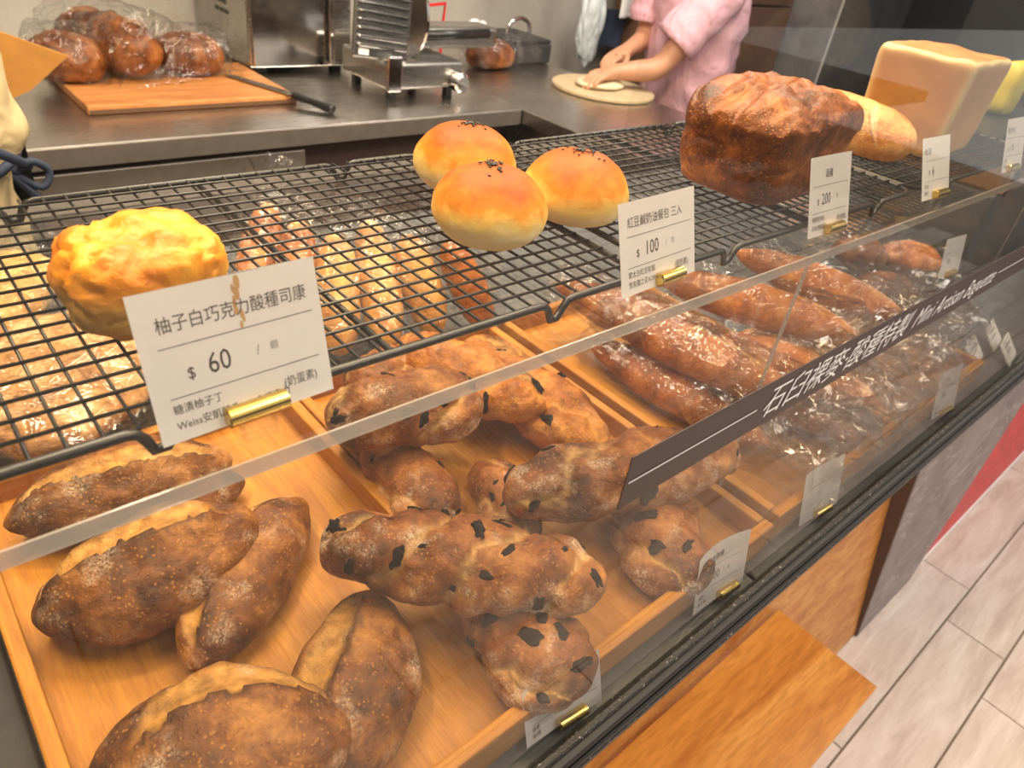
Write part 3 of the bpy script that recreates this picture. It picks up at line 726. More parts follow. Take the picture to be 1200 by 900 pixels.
tl = blob('tin_loaf', 6, tin_f, TIN, sub=6); tl.scale = (.86,) * 3; tl.location = (.594, .316, ZR + .001); tl.rotation_euler = (0, 0, .06)
me = tl.data
for nm in ('open', 'dark'): me.attributes.new(nm, 'FLOAT', 'POINT')
me.attributes['open'].data.foreach_set('value', [0.55 * sstep(.075, .055, v.co.z) * sstep(.0, .02, v.co.z) if False else 0.0 for v in me.vertices])
tag(tl, 'dark glossy tin loaf with a bumpy folded top behind the tag reading 200', 'bread')
ROLLM = bread_mat('golden_roll_crust', (.36, .10, .02), (.62, .24, .06), (.78, .44, .16), (.80, .62, .34), .05, .42, .25)
bread('split_roll', 'golden split roll between the tin loaf and the square loaf', None, (925, 118), (1072, 168), ZR + .001, .068, .062, ROLLM, seed=91, p=2.6, q=.5, amp=.03,
      slashes=[(.6, 4.2, 0, .25, .75, .5, .03, .01), (.6, 4.2, 0, -.5, .05, .5, .03, .01)])
def toast_mat():
    m = N('pale_toast_crust'); co = m.co(); n = m.noise(co, 9, 5, .55, .4); f = m.noise(co, 200, 3)
    e = m.attr('edge'); tp = m.attr('top')
    col = m.ramp(n, [(.3, (.34, .155, .028)), (.55, (.45, .235, .058)), (.75, (.52, .32, .11))])
    col = m.mix(e, col, (.58, .43, .20)); col = m.mix(tp, col, m.ramp(m.noise(co, 30, 5), [(.3, (.30, .10, .012)), (.7, (.50, .22, .04))]))
    m.base(col); m.set(Roughness=.45); m.bump(m.math('ADD', n, m.math('MULTIPLY', f, .2)), .15, .003); return m.m
bm = bmesh.new(); bmesh.ops.create_cube(bm, size=2); bmesh.ops.subdivide_edges(bm, edges=bm.edges[:], cuts=28, use_grid_fill=True)
ed = []; tpv = []
hw, hd, hh = .074, .056, .057
for v in bm.verts:
    q = v.co.copy(); r = (abs(q.x) ** 14 + abs(q.y) ** 14 + abs(q.z) ** 14) ** (1 / 14); s = q / r
    m2 = sorted((abs(s.x), abs(s.y), abs(s.z)))
    dent = .085 * (1 - s.z ** 2) * ((1 - s.y ** 2) if abs(s.x) > .9 else (1 - s.x ** 2) if abs(s.y) > .9 else 0)
    k = 1 - dent + .012 * noise.noise(s * 2.5)
    v.co = Vector((s.x * hw * k * (1 + .05 * s.z), s.y * hd * k * (1 + .05 * s.z), (s.z * (1 + (.05 * noise.noise(s * 2) if s.z > .9 else 0)) + 1) * hh))
    ed.append(sstep(.80, .97, m2[1])); tpv.append(sstep(.975, .995, s.z) * (1 - .6 * sstep(.9, 1.0, max(abs(s.x), abs(s.y)))))
to = obj('square_loaf', bm, toast_mat(), None, True)
for nm, arr in (('edge', ed), ('top', tpv)):
    a_ = to.data.attributes.new(nm, 'FLOAT', 'POINT'); a_.data.foreach_set('value', arr)
to.scale = (.93,) * 3; to.location = (.966, .334, ZR + .001); to.rotation_euler = (0, 0, .06)
tag(to, 'pale square pullman loaf with a golden top on the last rack', 'bread')
# ------------------------------------------------------------------ bench
bn = thing('bench', 'varnished wooden bench against the front panel of the case', 'bench', (.5, .15, 0))
bxo('seat_board', -1.2, .655, -.108, .108, .413, .433, BENCHW, bn, .002)
for x in (-.9, .35):
    bxo('bracket', x - .015, x + .015, -.05, .05, .0, .4125, PANELW, bn, .002)

# ------------------------------------------------------------------ back worktop and what stands on it
YW = 1.70
ct = thing('steel_worktop', 'long stainless steel worktop along the concrete wall', 'worktop', (0, 0, 0))
bxo('top', -2.2, 1.60, YW, 2.62, ZC - .045, ZC, STEEL2, ct, .003)
SATIN = plain('satin_steel', (.34, .30, .27), .38, .75, .1)
bxo('front_lip', -2.2, 1.60, YW - .004, YW - .0005, ZC - .046, ZC - .004, SATIN, ct)
bxo('rail', -2.2, .87, YW + .01, YW + .03, ZC - .115, ZC - .062, SATIN, ct, .003)
bxo('apron_panel', -2.2, 1.58, YW + .06, YW + .07, ZC - .30, ZC - .046, MARBLE_D, ct)
bxo('under_shelf', -2.2, 1.50, YW + .12, 2.58, .25, .28, STEEL, ct, .003)
for x in (-1.6, -.3, 1.0):
    bxo('leg', x, x + .04, YW + .08, YW + .12, .0, ZC - .045, STEEL, ct, .004)
    bxo('leg', x, x + .04, 2.50, 2.54, .0, ZC - .045, STEEL, ct, .004)
pn = thing('steel_counter', 'steel side counter where the worker in pink leans', 'counter', (0, 0, 0))
bxo('top', 1.605, 2.22, 1.20, 2.62, ZC - .045, ZC - .001, STEEL2, pn, .003)
bxo('cabinet', 1.64, 2.16, 1.24, 2.60, .08, ZC - .046, STEEL, pn, .003)
for x in (1.70, 2.06):
    for y in (1.30, 2.50): bxo('foot', x, x + .04, y, y + .04, .0, .0795, BLACKW, pn)

DARKG = plain('dark_grey', (.03, .03, .032), .5)
bd = thing('cutting_board', 'worn thick wooden cutting board on the steel worktop', 'cutting board', (0, 0, 0))
bxo('board', .425, .945, 1.895, 2.27, ZC + .001, ZC + .022, BOARDW, bd, .003)
bxo('edge_band', .428, .942, 1.8935, 1.8955, ZC + .003, ZC + .012, plain('dark_edge', (.09, .045, .02), .6), bd)  # dark brown strip low along the board's front edge
kn = thing('bread_knife', 'bread knife with a black handle across the board corner', 'knife', (0, 0, 0))
ka, kb, kc = at(262, 88, ZC + .026), at(340, 112, ZC + .026), at(389, 129, ZC + .012)
bm = bmesh.new(); d_ = (kb - ka); nrm = Vector((-d_.y, d_.x, 0)).normalized()
vs = [bm.verts.new(p) for p in (ka, ka + nrm * .022 + d_ * .05, kb + nrm * .028, kb - nrm * .002)]
f_ = bm.faces.new(vs); ex = bmesh.ops.extrude_face_region(bm, geom=[f_])
for v in [e for e in ex['geom'] if isinstance(e, bmesh.types.BMVert)]: v.co.z += .0018
bmesh.ops.recalc_face_normals(bm, faces=bm.faces); obj('blade', bm, STEEL, kn)
obj('handle', tube(bmesh.new(), smooth_path([kb + nrm * .010, kb.lerp(kc, .35) + nrm * .010, kb.lerp(kc, .7) + nrm * .008, kc + nrm * .006], 4), [.009, .010, .011, .011, .010, .010, .010, .011, .011, .012, .012, .012, .011], 10), BLACKW, kn, True)
GF = 'bagged brown loaves on the worktop'
def bag_on(p0, p1, z, W, H, sd, lb):
    bagged('country_loaf', lb, GF, p0, p1, z, W, H, RUSTIC, seed=sd, tail=.14, p=2.6, q=.5, amp=.05, slashes=[(1.4, .2, 0, -.7, .7, .5, .03, .02)])
bag_on((30, 62), (125, 68), ZC + .023, .15, .12, 101, 'bagged seeded loaf at the front of the cutting board')
bag_on((80, 30), (178, 62), ZC + .030, .17, .15, 102, 'largest bagged loaf leaning behind the seeded one')
bag_on((180, 60), (262, 62), ZC + .023, .15, .115, 103, 'bagged loaf standing alone beside the steel oven')
kb_ = thing('kraft_bag', 'flat orange kraft paper bag beside the worker in cream', 'paper bag', (0, 0, 0))
KRAFT = plain('kraft_paper', (.44, .20, .035), .7)
bm = bmesh.new(); yk = 1.74; Q = [aty(-40, 25, yk), aty(8, 40, yk), aty(80, 66, yk), aty(36, 106, yk), aty(-40, 140, yk)]
top_ = [bm.verts.new(p) for p in Q]; bot_ = [bm.verts.new(p + Vector((0, .010, 0))) for p in Q]
bm.faces.new(top_); bm.faces.new(bot_[::-1])
for i in range(5): bm.faces.new((top_[i], bot_[i], bot_[(i + 1) % 5], top_[(i + 1) % 5]))
bmesh.ops.recalc_face_normals(bm, faces=bm.faces); obj('body', bm, KRAFT, kb_)
ov = thing('steel_oven', 'tall stainless steel oven against the concrete wall', 'oven', (0, 0, 0))
OX0, OX1, OY = .955, 1.29, 2.21
bxo('body', OX0, OX1, OY, 2.60, ZC + .018, ZC + .52, STEEL, ov, .006)
bxo('front_panel', OX0 + .008, 1.196, OY - .012, OY - .0005, ZC + .022, ZC + .5, CHROME, ov, .003)
bxo('control_panel', 1.226, OX1 - .004, OY - .014, OY - .0005, ZC + .022, ZC + .5, STEEL, ov, .003)
bxo('handle', 1.203, 1.219, OY - .03, OY - .0005, ZC + .03, ZC + .46, CHROME, ov, .004)
for i, x in enumerate((OX0 + .03, OX1 - .05)): bxo('foot', x, x + .03, OY + .02, OY + .05, ZC + .0, ZC + .0175, BLACKW, ov)
bm = bmesh.new()
for r in range(9):
    for c in range(3):
        y = OY + .13 + c * .035 + (r % 2) * .012; z = ZC + .14 + r * .026
        box(bm, OX0 - .0014, OX0 - .0004, y, y + .026, z, z + .011)
tag(obj('vent_slots', bm, DARKG, ov), kind='stuff')

# slicer
sl = thing('bread_slicer', 'steel slicer with a ribbed slanted carriage on the worktop', 'slicer', (0, 0, 0))
SY = 1.86
a0, a1 = aty(453, 112, SY), aty(532, 112, SY)
bxo('base', a0.x, a1.x + .03, SY, SY + .26, ZC + .030, ZC + .105, STEEL, sl, .008)
bxo('base_side', a0.x - .002, a0.x + .045, SY - .012, SY + .0, ZC + .028, ZC + .125, CHROME, sl, .004)
for x in (a0.x + .02, a1.x - .02):
    for y in (SY + .015, SY + .21): bxo('foot', x, x + .022, y, y + .022, ZC + .0, ZC + .0295, BLACKW, sl)
R_ = Matrix.Translation((aty(413, 80, SY + .02).x, SY + .02, ZC + .120)) @ Matrix.Rotation(-.10, 4, 'X') @ Matrix.Rotation(.12, 4, 'Y')
bm = box(bmesh.new(), 0, .185, 0, .014, 0, .25, .006); pl = obj('carriage_plate', bm, STEEL, sl); pl.matrix_world = R_
rm = bpy.data.meshes.new('rib'); b_ = box(bmesh.new(), .012, .172, -.009, 0, 0, .009, .003, 2); b_.to_mesh(rm); b_.free(); rm.materials.append(CHROME)
for i in range(10):
    r_ = link('rib', rm, None, pl, False, (0, 0, .03 + i * .021))
bm = lathe(bmesh.new(), [(.118, -.004), (.122, 0), (.118, .005), (.06, .010)], 48, Matrix.Translation((aty(483, 46, SY + .08).x, SY + .12, ZC + .215)) @ Matrix.Rotation(PI / 2, 4, 'Y') @ Matrix.Rotation(0, 4, 'X'))
obj('blade_guard', bm, CHROME, sl, False)
bxo('motor_housing', aty(487, 70, SY + .14).x, aty(580, 70, SY + .14).x, SY + .14, SY + .25, ZC + .11, ZC + .175, STEEL, sl, .012)
obj('push_bar', tube(bmesh.new(), [aty(491, 42, SY + .08), aty(572, 39, SY + .08)], .014, 12), BLACKW, sl, True)
kp = aty(537, 96, SY - .01)
obj('knob', lathe(bmesh.new(), [(.020, 0), (.029, .004), (.029, .030), (.022, .036)], 28, Matrix.Translation(kp) @ Matrix.Rotation(PI / 2, 4, 'X') @ Matrix.Translation((0, 0, -.01))), CHROME, sl, False)
bxo('maker_badge', .018, .05, -.0015, -.0003, .010, .026, CARD, pl)
# things behind the slicer
rw = tag(obj('red_wire_stand', tube(bmesh.new(), [aty(462, -4, 2.35), aty(486, 8, 2.35), aty(522, 4, 2.35), aty(518, 34, 2.35)] + [aty(518, 34, 2.35) * 1 + Vector((0, 0, -.14))], .006, 8), plain('red_paint', (.62, .012, .012), .4), None, True), 'bent red wire stand behind the slicer', 'wire stand')
rw.location = (0, 0, 0)
bagged('country_loaf', 'bagged loaf wrapped in white film behind the slicer bar', GF, (548, 62), (600, 62), ZC + .002, .12, .11, RUSTIC, seed=104, tail=.25, p=2.6, q=.5, amp=.05)
wp = blob('film_sheet', 3, lambda p, sd: Vector((p.x * .085, p.y * .05, p.z * .06)) * (1 + .35 * noise.noise(p * 2.2)), plain('white_film', (.72, .72, .72), .5), None, 4)
wp.location = aty(556, 45, 2.32); tag(wp, 'crumpled white plastic wrap behind the slicer bar', 'plastic wrap')
pb = thing('black_pan', 'black pan with a curved chrome handle past the slicer', 'pan', (0, 0, 0))
p0_, p1_ = at(600, 78, ZC), at(646, 74, ZC)
bxo('body', p0_.x, p1_.x - .02, p0_.y + .02, p0_.y + .26, ZC + .001, ZC + .075, DARKG, pb, .01)
bxo('lid', p0_.x + .005, p1_.x - .025, p0_.y + .025, p0_.y + .255, ZC + .0755, ZC + .088, DARKG, pb, .004)
hx0 = (p0_.x + p1_.x) / 2
obj('handle', tube(bmesh.new(), smooth_path([(hx0 - .06, p0_.y + .12, ZC + .086), (hx0 - .05, p0_.y + .12, ZC + .13), (hx0, p0_.y + .12, ZC + .15), (hx0 + .05, p0_.y + .12, ZC + .13), (hx0 + .06, p0_.y + .12, ZC + .086)], 5), .008, 8), CHROME, pb, True)

# dough board, white bag, hanging apron
DOUGH = plain('floured_board', (.46, .36, .22), .7)
q0 = at(706, 106, ZC); db = obj('dough_board', lathe(bmesh.new(), [(.185, 0), (.190, .003), (.190, .011), (.186, .014)], 40), DOUGH, None, False)
db.location = (q0.x, q0.y, ZC + .0005); tag(db, 'round floured board under the hands of the worker in pink', 'board')
dg_ = blob('dough', 2, lambda p, sd: Vector((p.x * .10, p.y * .075, max(p.z, -.6) * .018 + .011)) * (1 + .08 * noise.noise(p * 1.5)), plain('raw_dough', (.60, .50, .34), .6), None, 4)
dg_.location = (q0.x - .02, q0.y, ZC + .0145); tag(dg_, 'flattened raw dough under the worker\'s hand', 'dough')
wb = blob('plastic_bag', 5, lambda p, sd: Vector((p.x * .06, p.y * .05, p.z * .17)) * (1 + .22 * noise.fractal(p * 1.8, 1, 2, 3)) * (1 + .25 * p.z * -.6), plain('white_plastic', (.62, .68, .72), .35), None, 5)
wb.location = aty(694, 18, 2.40); tag(wb, 'white plastic bag hanging beside the navy apron', 'plastic bag')
NAVY = plain('navy_cloth', (.018, .028, .060), .8)
ap = thing('hanging_apron', 'navy apron and white towel hanging beyond the worker in pink', 'apron', (0, 0, 0))
def drape(x0, x1, y, z0, z1, mat, nm, par, seed=0, dep=.03):
    bm = bmesh.new(); G = []
    for i in range(25):
        row = []
        for j in range(25):
            x = x0 + (x1 - x0) * i / 24; z = z0 + (z1 - z0) * j / 24
            row.append(bm.verts.new((x, y + dep * math.sin(x * 34 + seed) * (1.1 - j / 24) + .5 * dep * noise.noise(Vector((x * 9, z * 5, seed))), z)))
        G.append(row)
    for i in range(24):
        for j in range(24): bm.faces.new((G[i][j], G[i + 1][j], G[i + 1][j + 1], G[i][j + 1]))
    ex = bmesh.ops.extrude_face_region(bm, geom=bm.faces[:])
    for v in [e for e in ex['geom'] if isinstance(e, bmesh.types.BMVert)]: v.co.y += .006
    bmesh.ops.recalc_face_normals(bm, faces=bm.faces)
    return obj(nm, bm, mat, par, True)
n0, n1 = aty(702, 30, 2.50), aty(754, 30, 2.50)
drape(n0.x, n1.x, 2.50, 1.02, n0.z + .07, NAVY, 'cloth', ap)
drape(n0.x + .05, n1.x - .02, 2.44, n0.z + .045, n0.z + .30, CARD, 'towel', ap, 2, .015)
obj('hook_rail', tube(bmesh.new(), [(n0.x - .05, 2.49, n0.z + .30), (n1.x + .05, 2.49, n0.z + .30)], .008, 8), STEEL, ap, True)

# end of the room
cb = thing('brown_cabinet', 'brown wooden cabinet beyond the worker in pink', 'cabinet', (0, 0, 0))
bxo('body', 2.98, 3.44, 1.95, 2.60, .0, 2.2, BROWNW, cb, .004)
bxo('door', 2.99, 3.43, 1.925, 1.949, .1, 1.30, BROWNW, cb, .003)
bxo('door', 2.99, 3.43, 1.925, 1.949, 1.31, 2.18, BROWNW, cb, .003)
pr = tag(obj('pillar', box(bmesh.new(), 3.45, 4.15, 1.70, 2.05, 0, 2.895), PILLAR), 'dark blue-grey stone pillar behind the square loaf', kind='structure')
bxo('pale_trim', 3.444, 3.4495, 1.695, 1.7045, 0.002, 2.89, plain('pale_trim', (.40, .40, .42), .4), pr)
dk = thing('dark_cupboard', 'black cupboard at the end of the room behind the square loaf', 'cupboard', (0, 0, 0))
BLK = plain('black_laminate', (.012, .012, .013), .4)
bxo('body', 3.2, 5.4, .62, 1.10, .0, 2.3, BLK, dk, .004)
bxo('door', 3.22, 4.28, .596, .6195, 1.15, 2.25, BLK, dk, .003); bxo('door', 4.30, 5.38, .596, .6195, 1.15, 2.25, BLK, dk, .003)
# small goods at the far end of the shelf
SHX = plain('shelf_goods_brown', (.42, .20, .08), .6)
pd = tag(obj('slate_block', box(bmesh.new(), 1.45, 1.86, .33, .56, ZD + .001, 1.25, .003), SLATE), 'dark slate block under the brown carton', 'block')
gx = thing('brown_box', 'brown carton with a dark oval mark past the last rack', 'box', (1.62, .40, 0), .1)
bxo('body', -.16, .22, -.06, .14, 1.2515, 1.325, SHX, gx, .004)
bm = bmesh.new(); bm.faces.new([bm.verts.new((-.10 + .045 * math.cos(a), -.0606, 1.27 + .03 * math.sin(a))) for a in [k * PI / 10 for k in range(20)]]); obj('oval_mark', bm, DARKG, gx)
bm = bmesh.new(); quad(bm, -.02, .07, 1.268, 1.279, -.0606); obj('teal_stripe', bm, plain('teal_print', (.02, .20, .22), .5), gx)
bt = thing('black_serving_tray', 'black tray lying on the brown carton', 'tray', (1.64, .42, 1.326), .1)
bxo('plate', -.20, .28, -.05, .15, 0, .010, BLK, bt, .003)
for y in (-.05, .14): bxo('rim', -.20, .28, y, y + .010, .0102, .026, BLK, bt, .003)
yb = blob('yellow_pouch', 2, lambda p, sd: Vector((p.x * .05, p.y * .028, p.z * .065)) * (1 / (abs(p.x) ** 4 + abs(p.y) ** 4 + abs(p.z) ** 4) ** .25 + .10 * noise.noise(p * 1.5)), plain('yellow_plastic', (.62, .50, .03), .4), None, 4)
yb.scale = (.75, .75, .75); yb.location = (1.72, .46, 1.386); tag(yb, 'yellow pouch standing on the black tray', 'pouch')
for k, (u, v, lb) in enumerate(((1150, 418, 'small white name card on the deck inside the glass end'), (1172, 398, 'small white name card on the deck by the slate joint'), (1190, 415, 'bright white name card just past the glass end'))):
    p_ = at(u, v, ZD + .012); o = thing('name_card', lb, 'card', (p_.x, p_.y, ZD + .001), .15, 'small white name cards')
    cd_ = bxo('card', -.032, .032, -.002, .0, 0, .036, CARD, o); cd_.rotation_euler = (-.75, 0, 0)
    bm = bmesh.new()
    for r in range(2): quad(bm, -.018, .012 + .006 * r, .016 + .008 * r, .019 + .008 * r, -.0024)
    l_ = obj('print', bm, INK2, cd_)
# red banner board by the stone panel
rb = thing('red_banner', 'red banner board beside the grey stone panel above the floor', 'banner', (0, 0, 0))
leaning('board', ((2.12, .012), (4.5, .012), (4.5, 1.0), (3.62, 1.0)), .012, .008, plain('red_vinyl', (.62, .016, .024), .4, 0, .3), rb)
leaning('white_edge', ((2.10, .003), (4.5, .003), (4.5, .0115), (2.12, .0115)), .008, .014, CARD, rb)

# ------------------------------------------------------------------ workers
SKIN = plain('skin', (.50, .25, .15), .5, 0, .08)
def cloth(name, c):
    m = N(name); n = m.noise(m.co((1, 1, .55), (.4, .3, .2)), 9, 3, .5, 1.2); f = m.noise(m.co(), 500, 2)
    m.base(m.ramp(n, [(.3, [x * .93 for x in c]), (.7, c)])); m.set(Roughness=.85); m.bump(n, .8, .03); return m.m
def skin_mesh(name, chains, mat, parent, root, sub=2):
    """chains: lists of (point, radius) sharing points by position -> one continuous skinned surface"""
    idx = {}; P = []; Rr = []; Ed = []
    for ch in chains:
        prev = None
        for p, r in ch:
            key = tuple(round(c, 4) for c in p)
            if key not in idx: idx[key] = len(P); P.append(Vector(p)); Rr.append(r)
            i = idx[key]
            if prev is not None: Ed.append((prev, i))
            prev = i
    me = bpy.data.meshes.new(name); me.from_pydata(P, Ed, [])
    o = bpy.data.objects.new(name, me); C.objects.link(o)
    sk = o.modifiers.new('skin', 'SKIN'); sk.use_smooth_shade = True
    su = o.modifiers.new('sub', 'SUBSURF'); su.levels = sub; su.render_levels = sub
    rk = tuple(round(c, 4) for c in root)
    for i, r in enumerate(Rr):
        d = me.skin_vertices[0].data[i]; d.radius = (r, r); d.use_root = (i == idx[rk])
    dg = bpy.context.evaluated_depsgraph_get(); dg.update()
    m2 = bpy.data.meshes.new_from_object(o.evaluated_get(dg)); bpy.data.objects.remove(o); bpy.data.meshes.remove(me)
    m2.name = name; m2.materials.clear()
    return link(name, m2, mat, parent, True)
def hand_chains(wrist, fwd, side, upv):
    """palm and five fingers; side points to the thumb"""
    f, s, u = Vector(fwd).normalized(), Vector(side).normalized(), Vector(upv).normalized()
    W_ = Vector(wrist); palm = W_ + f * .045; ch = [[(tuple(W_), .026), (tuple(palm), .030)]]
    for k, (o_, l_) in enumerate(((.026, .070), (.009, .080), (-.009, .074), (-.026, .058))):
        b = palm + f * .035 + s * o_
        ch.append([(tuple(palm), .030), (tuple(b), .0115), (tuple(b + f * l_ * .45 - u * .004), .0095), (tuple(b + f * l_ * .78 - u * l_ * .28), .0088), (tuple(b + f * l_ * .92 - u * l_ * .50), .0075)])
    t = W_ + f * .025
    ch.append([(tuple(palm), .030), (tuple(t + s * .036 + f * .012), .0125), (tuple(t + s * .056 + f * .038 - u * .006), .0105), (tuple(t + s * .060 + f * .062 - u * .012), .009)])
    return ch
def torso_shirt(name, rings, sleeves, mat, parent, fold=.006):
    bm = bmesh.new(); rr = []; n = 48
    pa = smooth_path([Vector(c) for c, _, _ in rings], 4); pb_ = smooth_path([Vector((ax, ay, 0)) for _, ax, ay in rings], 4)
    for (c, ax, ay) in [(a, b.x, b.y) for a, b in zip(pa, pb_)]:
        ring = []
        for k in range(n):
            t = 2 * PI * k / n; v = Vector((c[0] + ax * math.cos(t), c[1] + ay * math.sin(t), c[2]))
            v += Vector((math.cos(t), math.sin(t), 0)) * fold * noise.noise(Vector((math.cos(t) * 2.6 + c[2] * 4, math.sin(t) * 2.6, c[2] * 16))) * 1.6
            ring.append(bm.verts.new(v))
        rr.append(ring)
    for A, B in zip(rr, rr[1:]):
        for k in range(n): bm.faces.new((A[k], A[(k + 1) % n], B[(k + 1) % n], B[k]))
    bm.faces.new(rr[0][::-1]); bm.faces.new(rr[-1])
    for pts, rad in sleeves:
        p2 = smooth_path(pts, 4); m_ = len(p2)
        r2 = [rad[0] + (rad[1] - rad[0]) * i / (m_ - 1) + .004 * math.sin(i * 2.1) for i in range(m_)]
        tube(bm, p2, r2, 20)
    return obj(name, bm, mat, parent, True)
def head_parts(par, c, face, hairc):
    """c: head centre; face: unit vector the face looks along"""
    f = Vector(face); s = Vector((-f.y, f.x, 0))
    def hf(p, sd):
        q = p.copy(); z = q.z * .118; x = q.x * .098; y = q.y * .076
        if q.z < -.2: x *= 1 - .22 * (-q.z - .2); y *= 1 - .30 * (-q.z - .2)
        if q.x > .8 and abs(q.z) < .22: x += .022 * (1 - abs(q.z) / .22) * max(0, 1 - abs(q.y) * 4)      # nose
        if q.x > .7 and -.52 < q.z < -.40: x += .004 * max(0, 1 - abs(q.y) * 2.5)                        # lips
        if q.x > .6 and .02 < q.z < .18 and .25 < abs(q.y) < .6: x -= .006                               # eye sockets
        return Vector(c) + f * x + s * y + Vector((0, 0, z))
    hd = blob('head', 0, hf, SKIN, par, 5)
    for k in (-1, 1):
        bm = bmesh.new(); bmesh.ops.create_uvsphere(bm, u_segments=12, v_segments=8, radius=.010, matrix=Matrix.Translation(Vector(c) + f * .083 + s * k * .030 + Vector((0, 0, .012)))); obj('eye', bm, BLACKW, hd, True)
        bm = bmesh.new(); bmesh.ops.create_uvsphere(bm, u_segments=12, v_segments=8, radius=1, matrix=Matrix.Translation(Vector(c) + s * k * .076 - f * .005) @ Matrix.Diagonal((.018, .012, .030, 1))); obj('ear', bm, SKIN, hd, True)
    def hr(p, sd):
        q = p.copy(); k = 1.10 + .04 * noise.noise(p * 6)
        if q.x > .35 and q.z < .45: k = .80
        if q.z < -.45: k = .78
        return Vector(c) + f * q.x * .098 * k + s * q.y * .078 * k + Vector((0, 0, q.z * .118 * k))
    blob('hair', 0, hr, plain('black_hair', hairc, .5), par, 5)

# worker in pink, facing the side counter
w1 = thing('person', 'worker in a pale pink shirt pressing dough at the steel counter', 'person', (2.56, 1.76, 0))
w1.location = (0, 0, 0)
pel, che, nek = (2.56, 1.80, .98), (2.525, 1.795, 1.28), (2.50, 1.795, 1.50)
sN, sF = (2.46, 1.645, 1.425), (2.47, 1.95, 1.425)
eN, eF = (2.275, 1.722, 1.112), (2.46, 1.96, 1.17)
wN = (2.145, 1.800, 1.092); wF = (2.31, 1.915, 1.135)
ch = [[(pel, .10), (che, .10), (nek, .052), ((2.485, 1.795, 1.56), .05)], [(che, .10), (sN, .055), ((2.35, 1.69, 1.22), .047), (eN, .043), ((2.225, 1.75, 1.104), .042), (wN, .028)], [(che, .10), (sF, .055), (eF, .043), (wF, .028)]]
ch += hand_chains(wN, (-1, .10, -.16), (.1, .95, .0), (-.2, 0, 1)) + hand_chains(wF, (-1, -.15, -.22), (-.1, -.95, 0), (-.1, 0, 1))
for dy in (-.095, .095):
    ch.append([(pel, .10), ((2.58, 1.79 + dy, .90), .085), ((2.575, 1.79 + dy, .50), .058), ((2.61, 1.79 + dy, .10), .040), ((2.53, 1.79 + dy, .045), .038)])
skin_mesh('body', ch, SKIN, w1, pel)
head_parts(w1, (2.45, 1.795, 1.665), (-1, 0, 0), (.012, .010, .010))
PINK = cloth('pink_cotton', (.76, .44, .54))
torso_shirt('shirt', [((2.565, 1.79, .93), .158, .185), ((2.555, 1.79, 1.02), .155, .182), ((2.545, 1.788, 1.15), .152, .185), ((2.525, 1.79, 1.30), .150, .200), ((2.505, 1.795, 1.41), .128, .195), ((2.495, 1.795, 1.475), .085, .12), ((2.49, 1.795, 1.515), .060, .062)],
            [([(2.50, 1.68, 1.43), (2.43, 1.645, 1.37), (2.37, 1.685, 1.28), (2.325, 1.715, 1.205)], (.082, .088)), ([(2.50, 1.91, 1.43), (2.47, 1.95, 1.37), (2.46, 1.965, 1.29), (2.46, 1.965, 1.235)], (.078, .074))], PINK, w1, .014)
torso_shirt('trousers', [((2.60, 1.79, .86), .135, .180), ((2.60, 1.79, .96), .130, .176)], [([(2.60, 1.70, .92), (2.60, 1.695, .70), (2.59, 1.695, .45), (2.61, 1.695, .09)], (.098, .062)), ([(2.60, 1.88, .92), (2.60, 1.885, .70), (2.59, 1.885, .45), (2.61, 1.885, .09)], (.098, .062))], NAVY, w1)
bm = bmesh.new()
n_ = 24; rows = []
for z in [.55 + .06 * i for i in range(10)]:
    rows.append([bm.verts.new((2.60 + .158 * math.cos(a), 1.79 + .202 * math.sin(a), z)) for a in [PI * .62 + PI * .76 * k / n_ for k in range(n_ + 1)]])
for A, B in zip(rows, rows[1:]):
    for k in range(n_): bm.faces.new((A[k], A[k + 1], B[k + 1], B[k]))
obj('apron', bm, NAVY, w1, True)
for dy in (-.095, .095): bxo('shoe', 2.44, 2.67, 1.79 + dy - .045, 1.79 + dy + .045, .001, .075, BLACKW, w1, .025, 3)

# worker in cream at the edge of the picture, back turned
w2 = thing('person', 'worker in a cream shirt with navy apron ties at the picture edge', 'person', (0, 0, 0))
cx_, cy_ = -.015, 1.25
pel, che, nek = (cx_, cy_, .95), (cx_, cy_, 1.24), (cx_, cy_ + .02, 1.47)
ch = [[(pel, .10), (che, .10), (nek, .052), ((cx_, cy_ + .03, 1.53), .05)]]
for k in (-1, 1):
    S_ = (cx_ + k * .155, cy_, 1.39); E_ = (cx_ + k * .135, cy_ + .20, 1.17); Wr = (cx_ + k * .09, cy_ + .40, 1.13)
    ch.append([(che, .10), (S_, .052), (E_, .040), (Wr, .027)])
    ch += hand_chains(Wr, (-k * .25, 1, -.1), (-k, -.2, .2), (0, .1, 1))
    ch.append([(pel, .10), ((cx_ + k * .09, cy_, .87), .085), ((cx_ + k * .09, cy_ + .01, .48), .058), ((cx_ + k * .09, cy_ - .01, .10), .040), ((cx_ + k * .09, cy_ + .08, .045), .038)])
skin_mesh('body', ch, SKIN, w2, pel)
head_parts(w2, (cx_, cy_ + .045, 1.64), (0, 1, 0), (.015, .011, .010))
CREAM = cloth('cream_cotton', (.56, .44, .24))
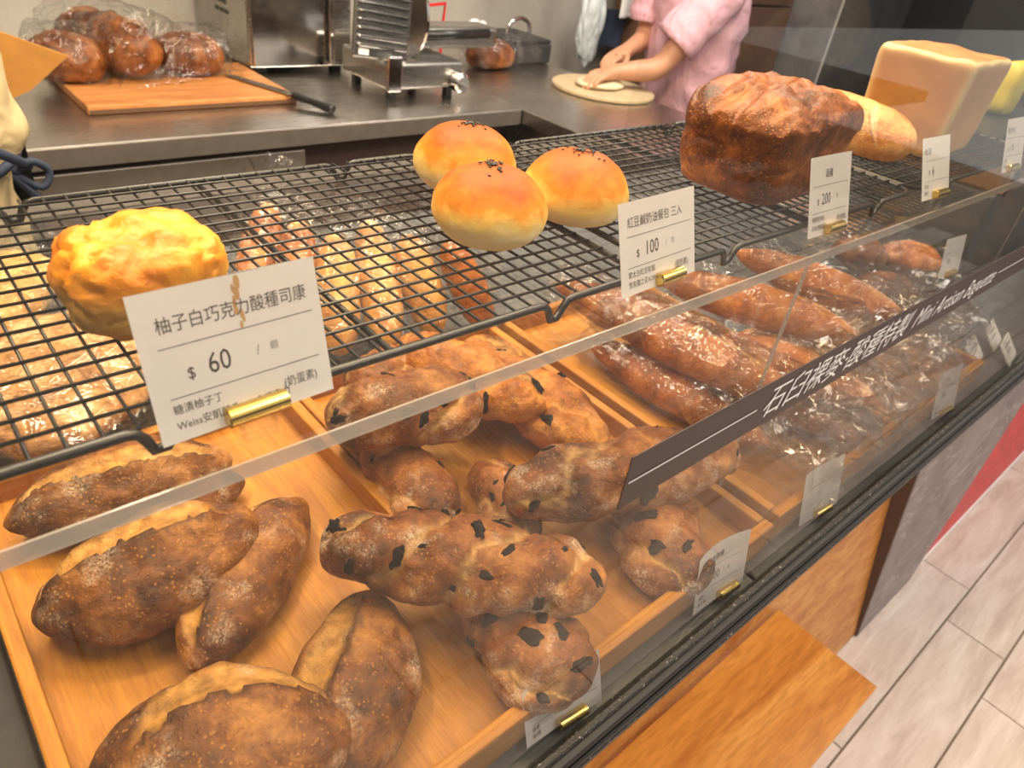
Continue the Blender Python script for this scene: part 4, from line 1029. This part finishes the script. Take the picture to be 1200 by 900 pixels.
torso_shirt('shirt', [((cx_, cy_, .86), .190, .135), ((cx_, cy_, 1.0), .184, .130), ((cx_, cy_, 1.10), .178, .125), ((cx_, cy_, 1.155), .178, .125), ((cx_, cy_, 1.19), .200, .140), ((cx_, cy_, 1.225), .206, .146), ((cx_, cy_, 1.27), .200, .142), ((cx_, cy_, 1.33), .190, .13), ((cx_, cy_, 1.40), .168, .11), ((cx_, cy_ + .01, 1.455), .10, .075), ((cx_, cy_ + .02, 1.485), .060, .060)],
            [([(cx_ + k * .115, cy_ + .01, 1.385), (cx_ + k * .13, cy_ + .06, 1.33), (cx_ + k * .13, cy_ + .12, 1.26), (cx_ + k * .125, cy_ + .17, 1.21)], (.060, .055)) for k in (-1, 1)], CREAM, w2, .009)
torso_shirt('trousers', [((cx_, cy_, .82), .180, .130), ((cx_, cy_, .90), .176, .126)], [([(cx_ + k * .09, cy_, .88), (cx_ + k * .092, cy_, .66), (cx_ + k * .092, cy_ + .01, .42), (cx_ + k * .092, cy_ - .01, .09)], (.095, .062)) for k in (-1, 1)], NAVY, w2)
bm = bmesh.new(); tube(bm, [(cx_ + .190 * math.cos(a), cy_ + .137 * math.sin(a), 1.160 + .012 * math.cos(a * 2)) for a in [2 * PI * k / 40 for k in range(40)]], .007, 8, closed=True)
obj('apron_tie', bm, NAVY, w2, True)
bm = bmesh.new()
tube(bm, smooth_path([(cx_ + .170, cy_ - .080, 1.160), (cx_ + .192, cy_ - .085, 1.176), (cx_ + .212, cy_ - .080, 1.158), (cx_ + .198, cy_ - .085, 1.138), (cx_ + .170, cy_ - .080, 1.156), (cx_ + .188, cy_ - .085, 1.128), (cx_ + .205, cy_ - .08, 1.108)], 5), .0055, 8)
obj('apron_bow', bm, NAVY, w2, True)
obj('apron_strap', tube(bmesh.new(), smooth_path([(cx_ + .19, cy_ - .07, 1.165), (cx_ + .15, cy_ - .125, 1.205), (cx_ + .05, cy_ - .158, 1.27), (cx_ - .06, cy_ - .145, 1.345), (cx_ - .12, cy_ - .06, 1.43)], 5), .007, 8), NAVY, w2, True)
bm = bmesh.new(); rows = []
for z in [.45 + .08 * i for i in range(10)]:
    rows.append([bm.verts.new((cx_ + .205 * math.cos(a), cy_ + .150 * math.sin(a), z)) for a in [PI * .02 + PI * .96 * k / n_ for k in range(n_ + 1)]])
for A, B in zip(rows, rows[1:]):
    for k in range(n_): bm.faces.new((A[k], A[k + 1], B[k + 1], B[k]))
obj('apron', bm, NAVY, w2, True)
for k in (-1, 1): bxo('shoe', cx_ + k * .09 - .045, cx_ + k * .09 + .045, cy_ - .07, cy_ + .17, .001, .075, BLACKW, w2, .025, 3)
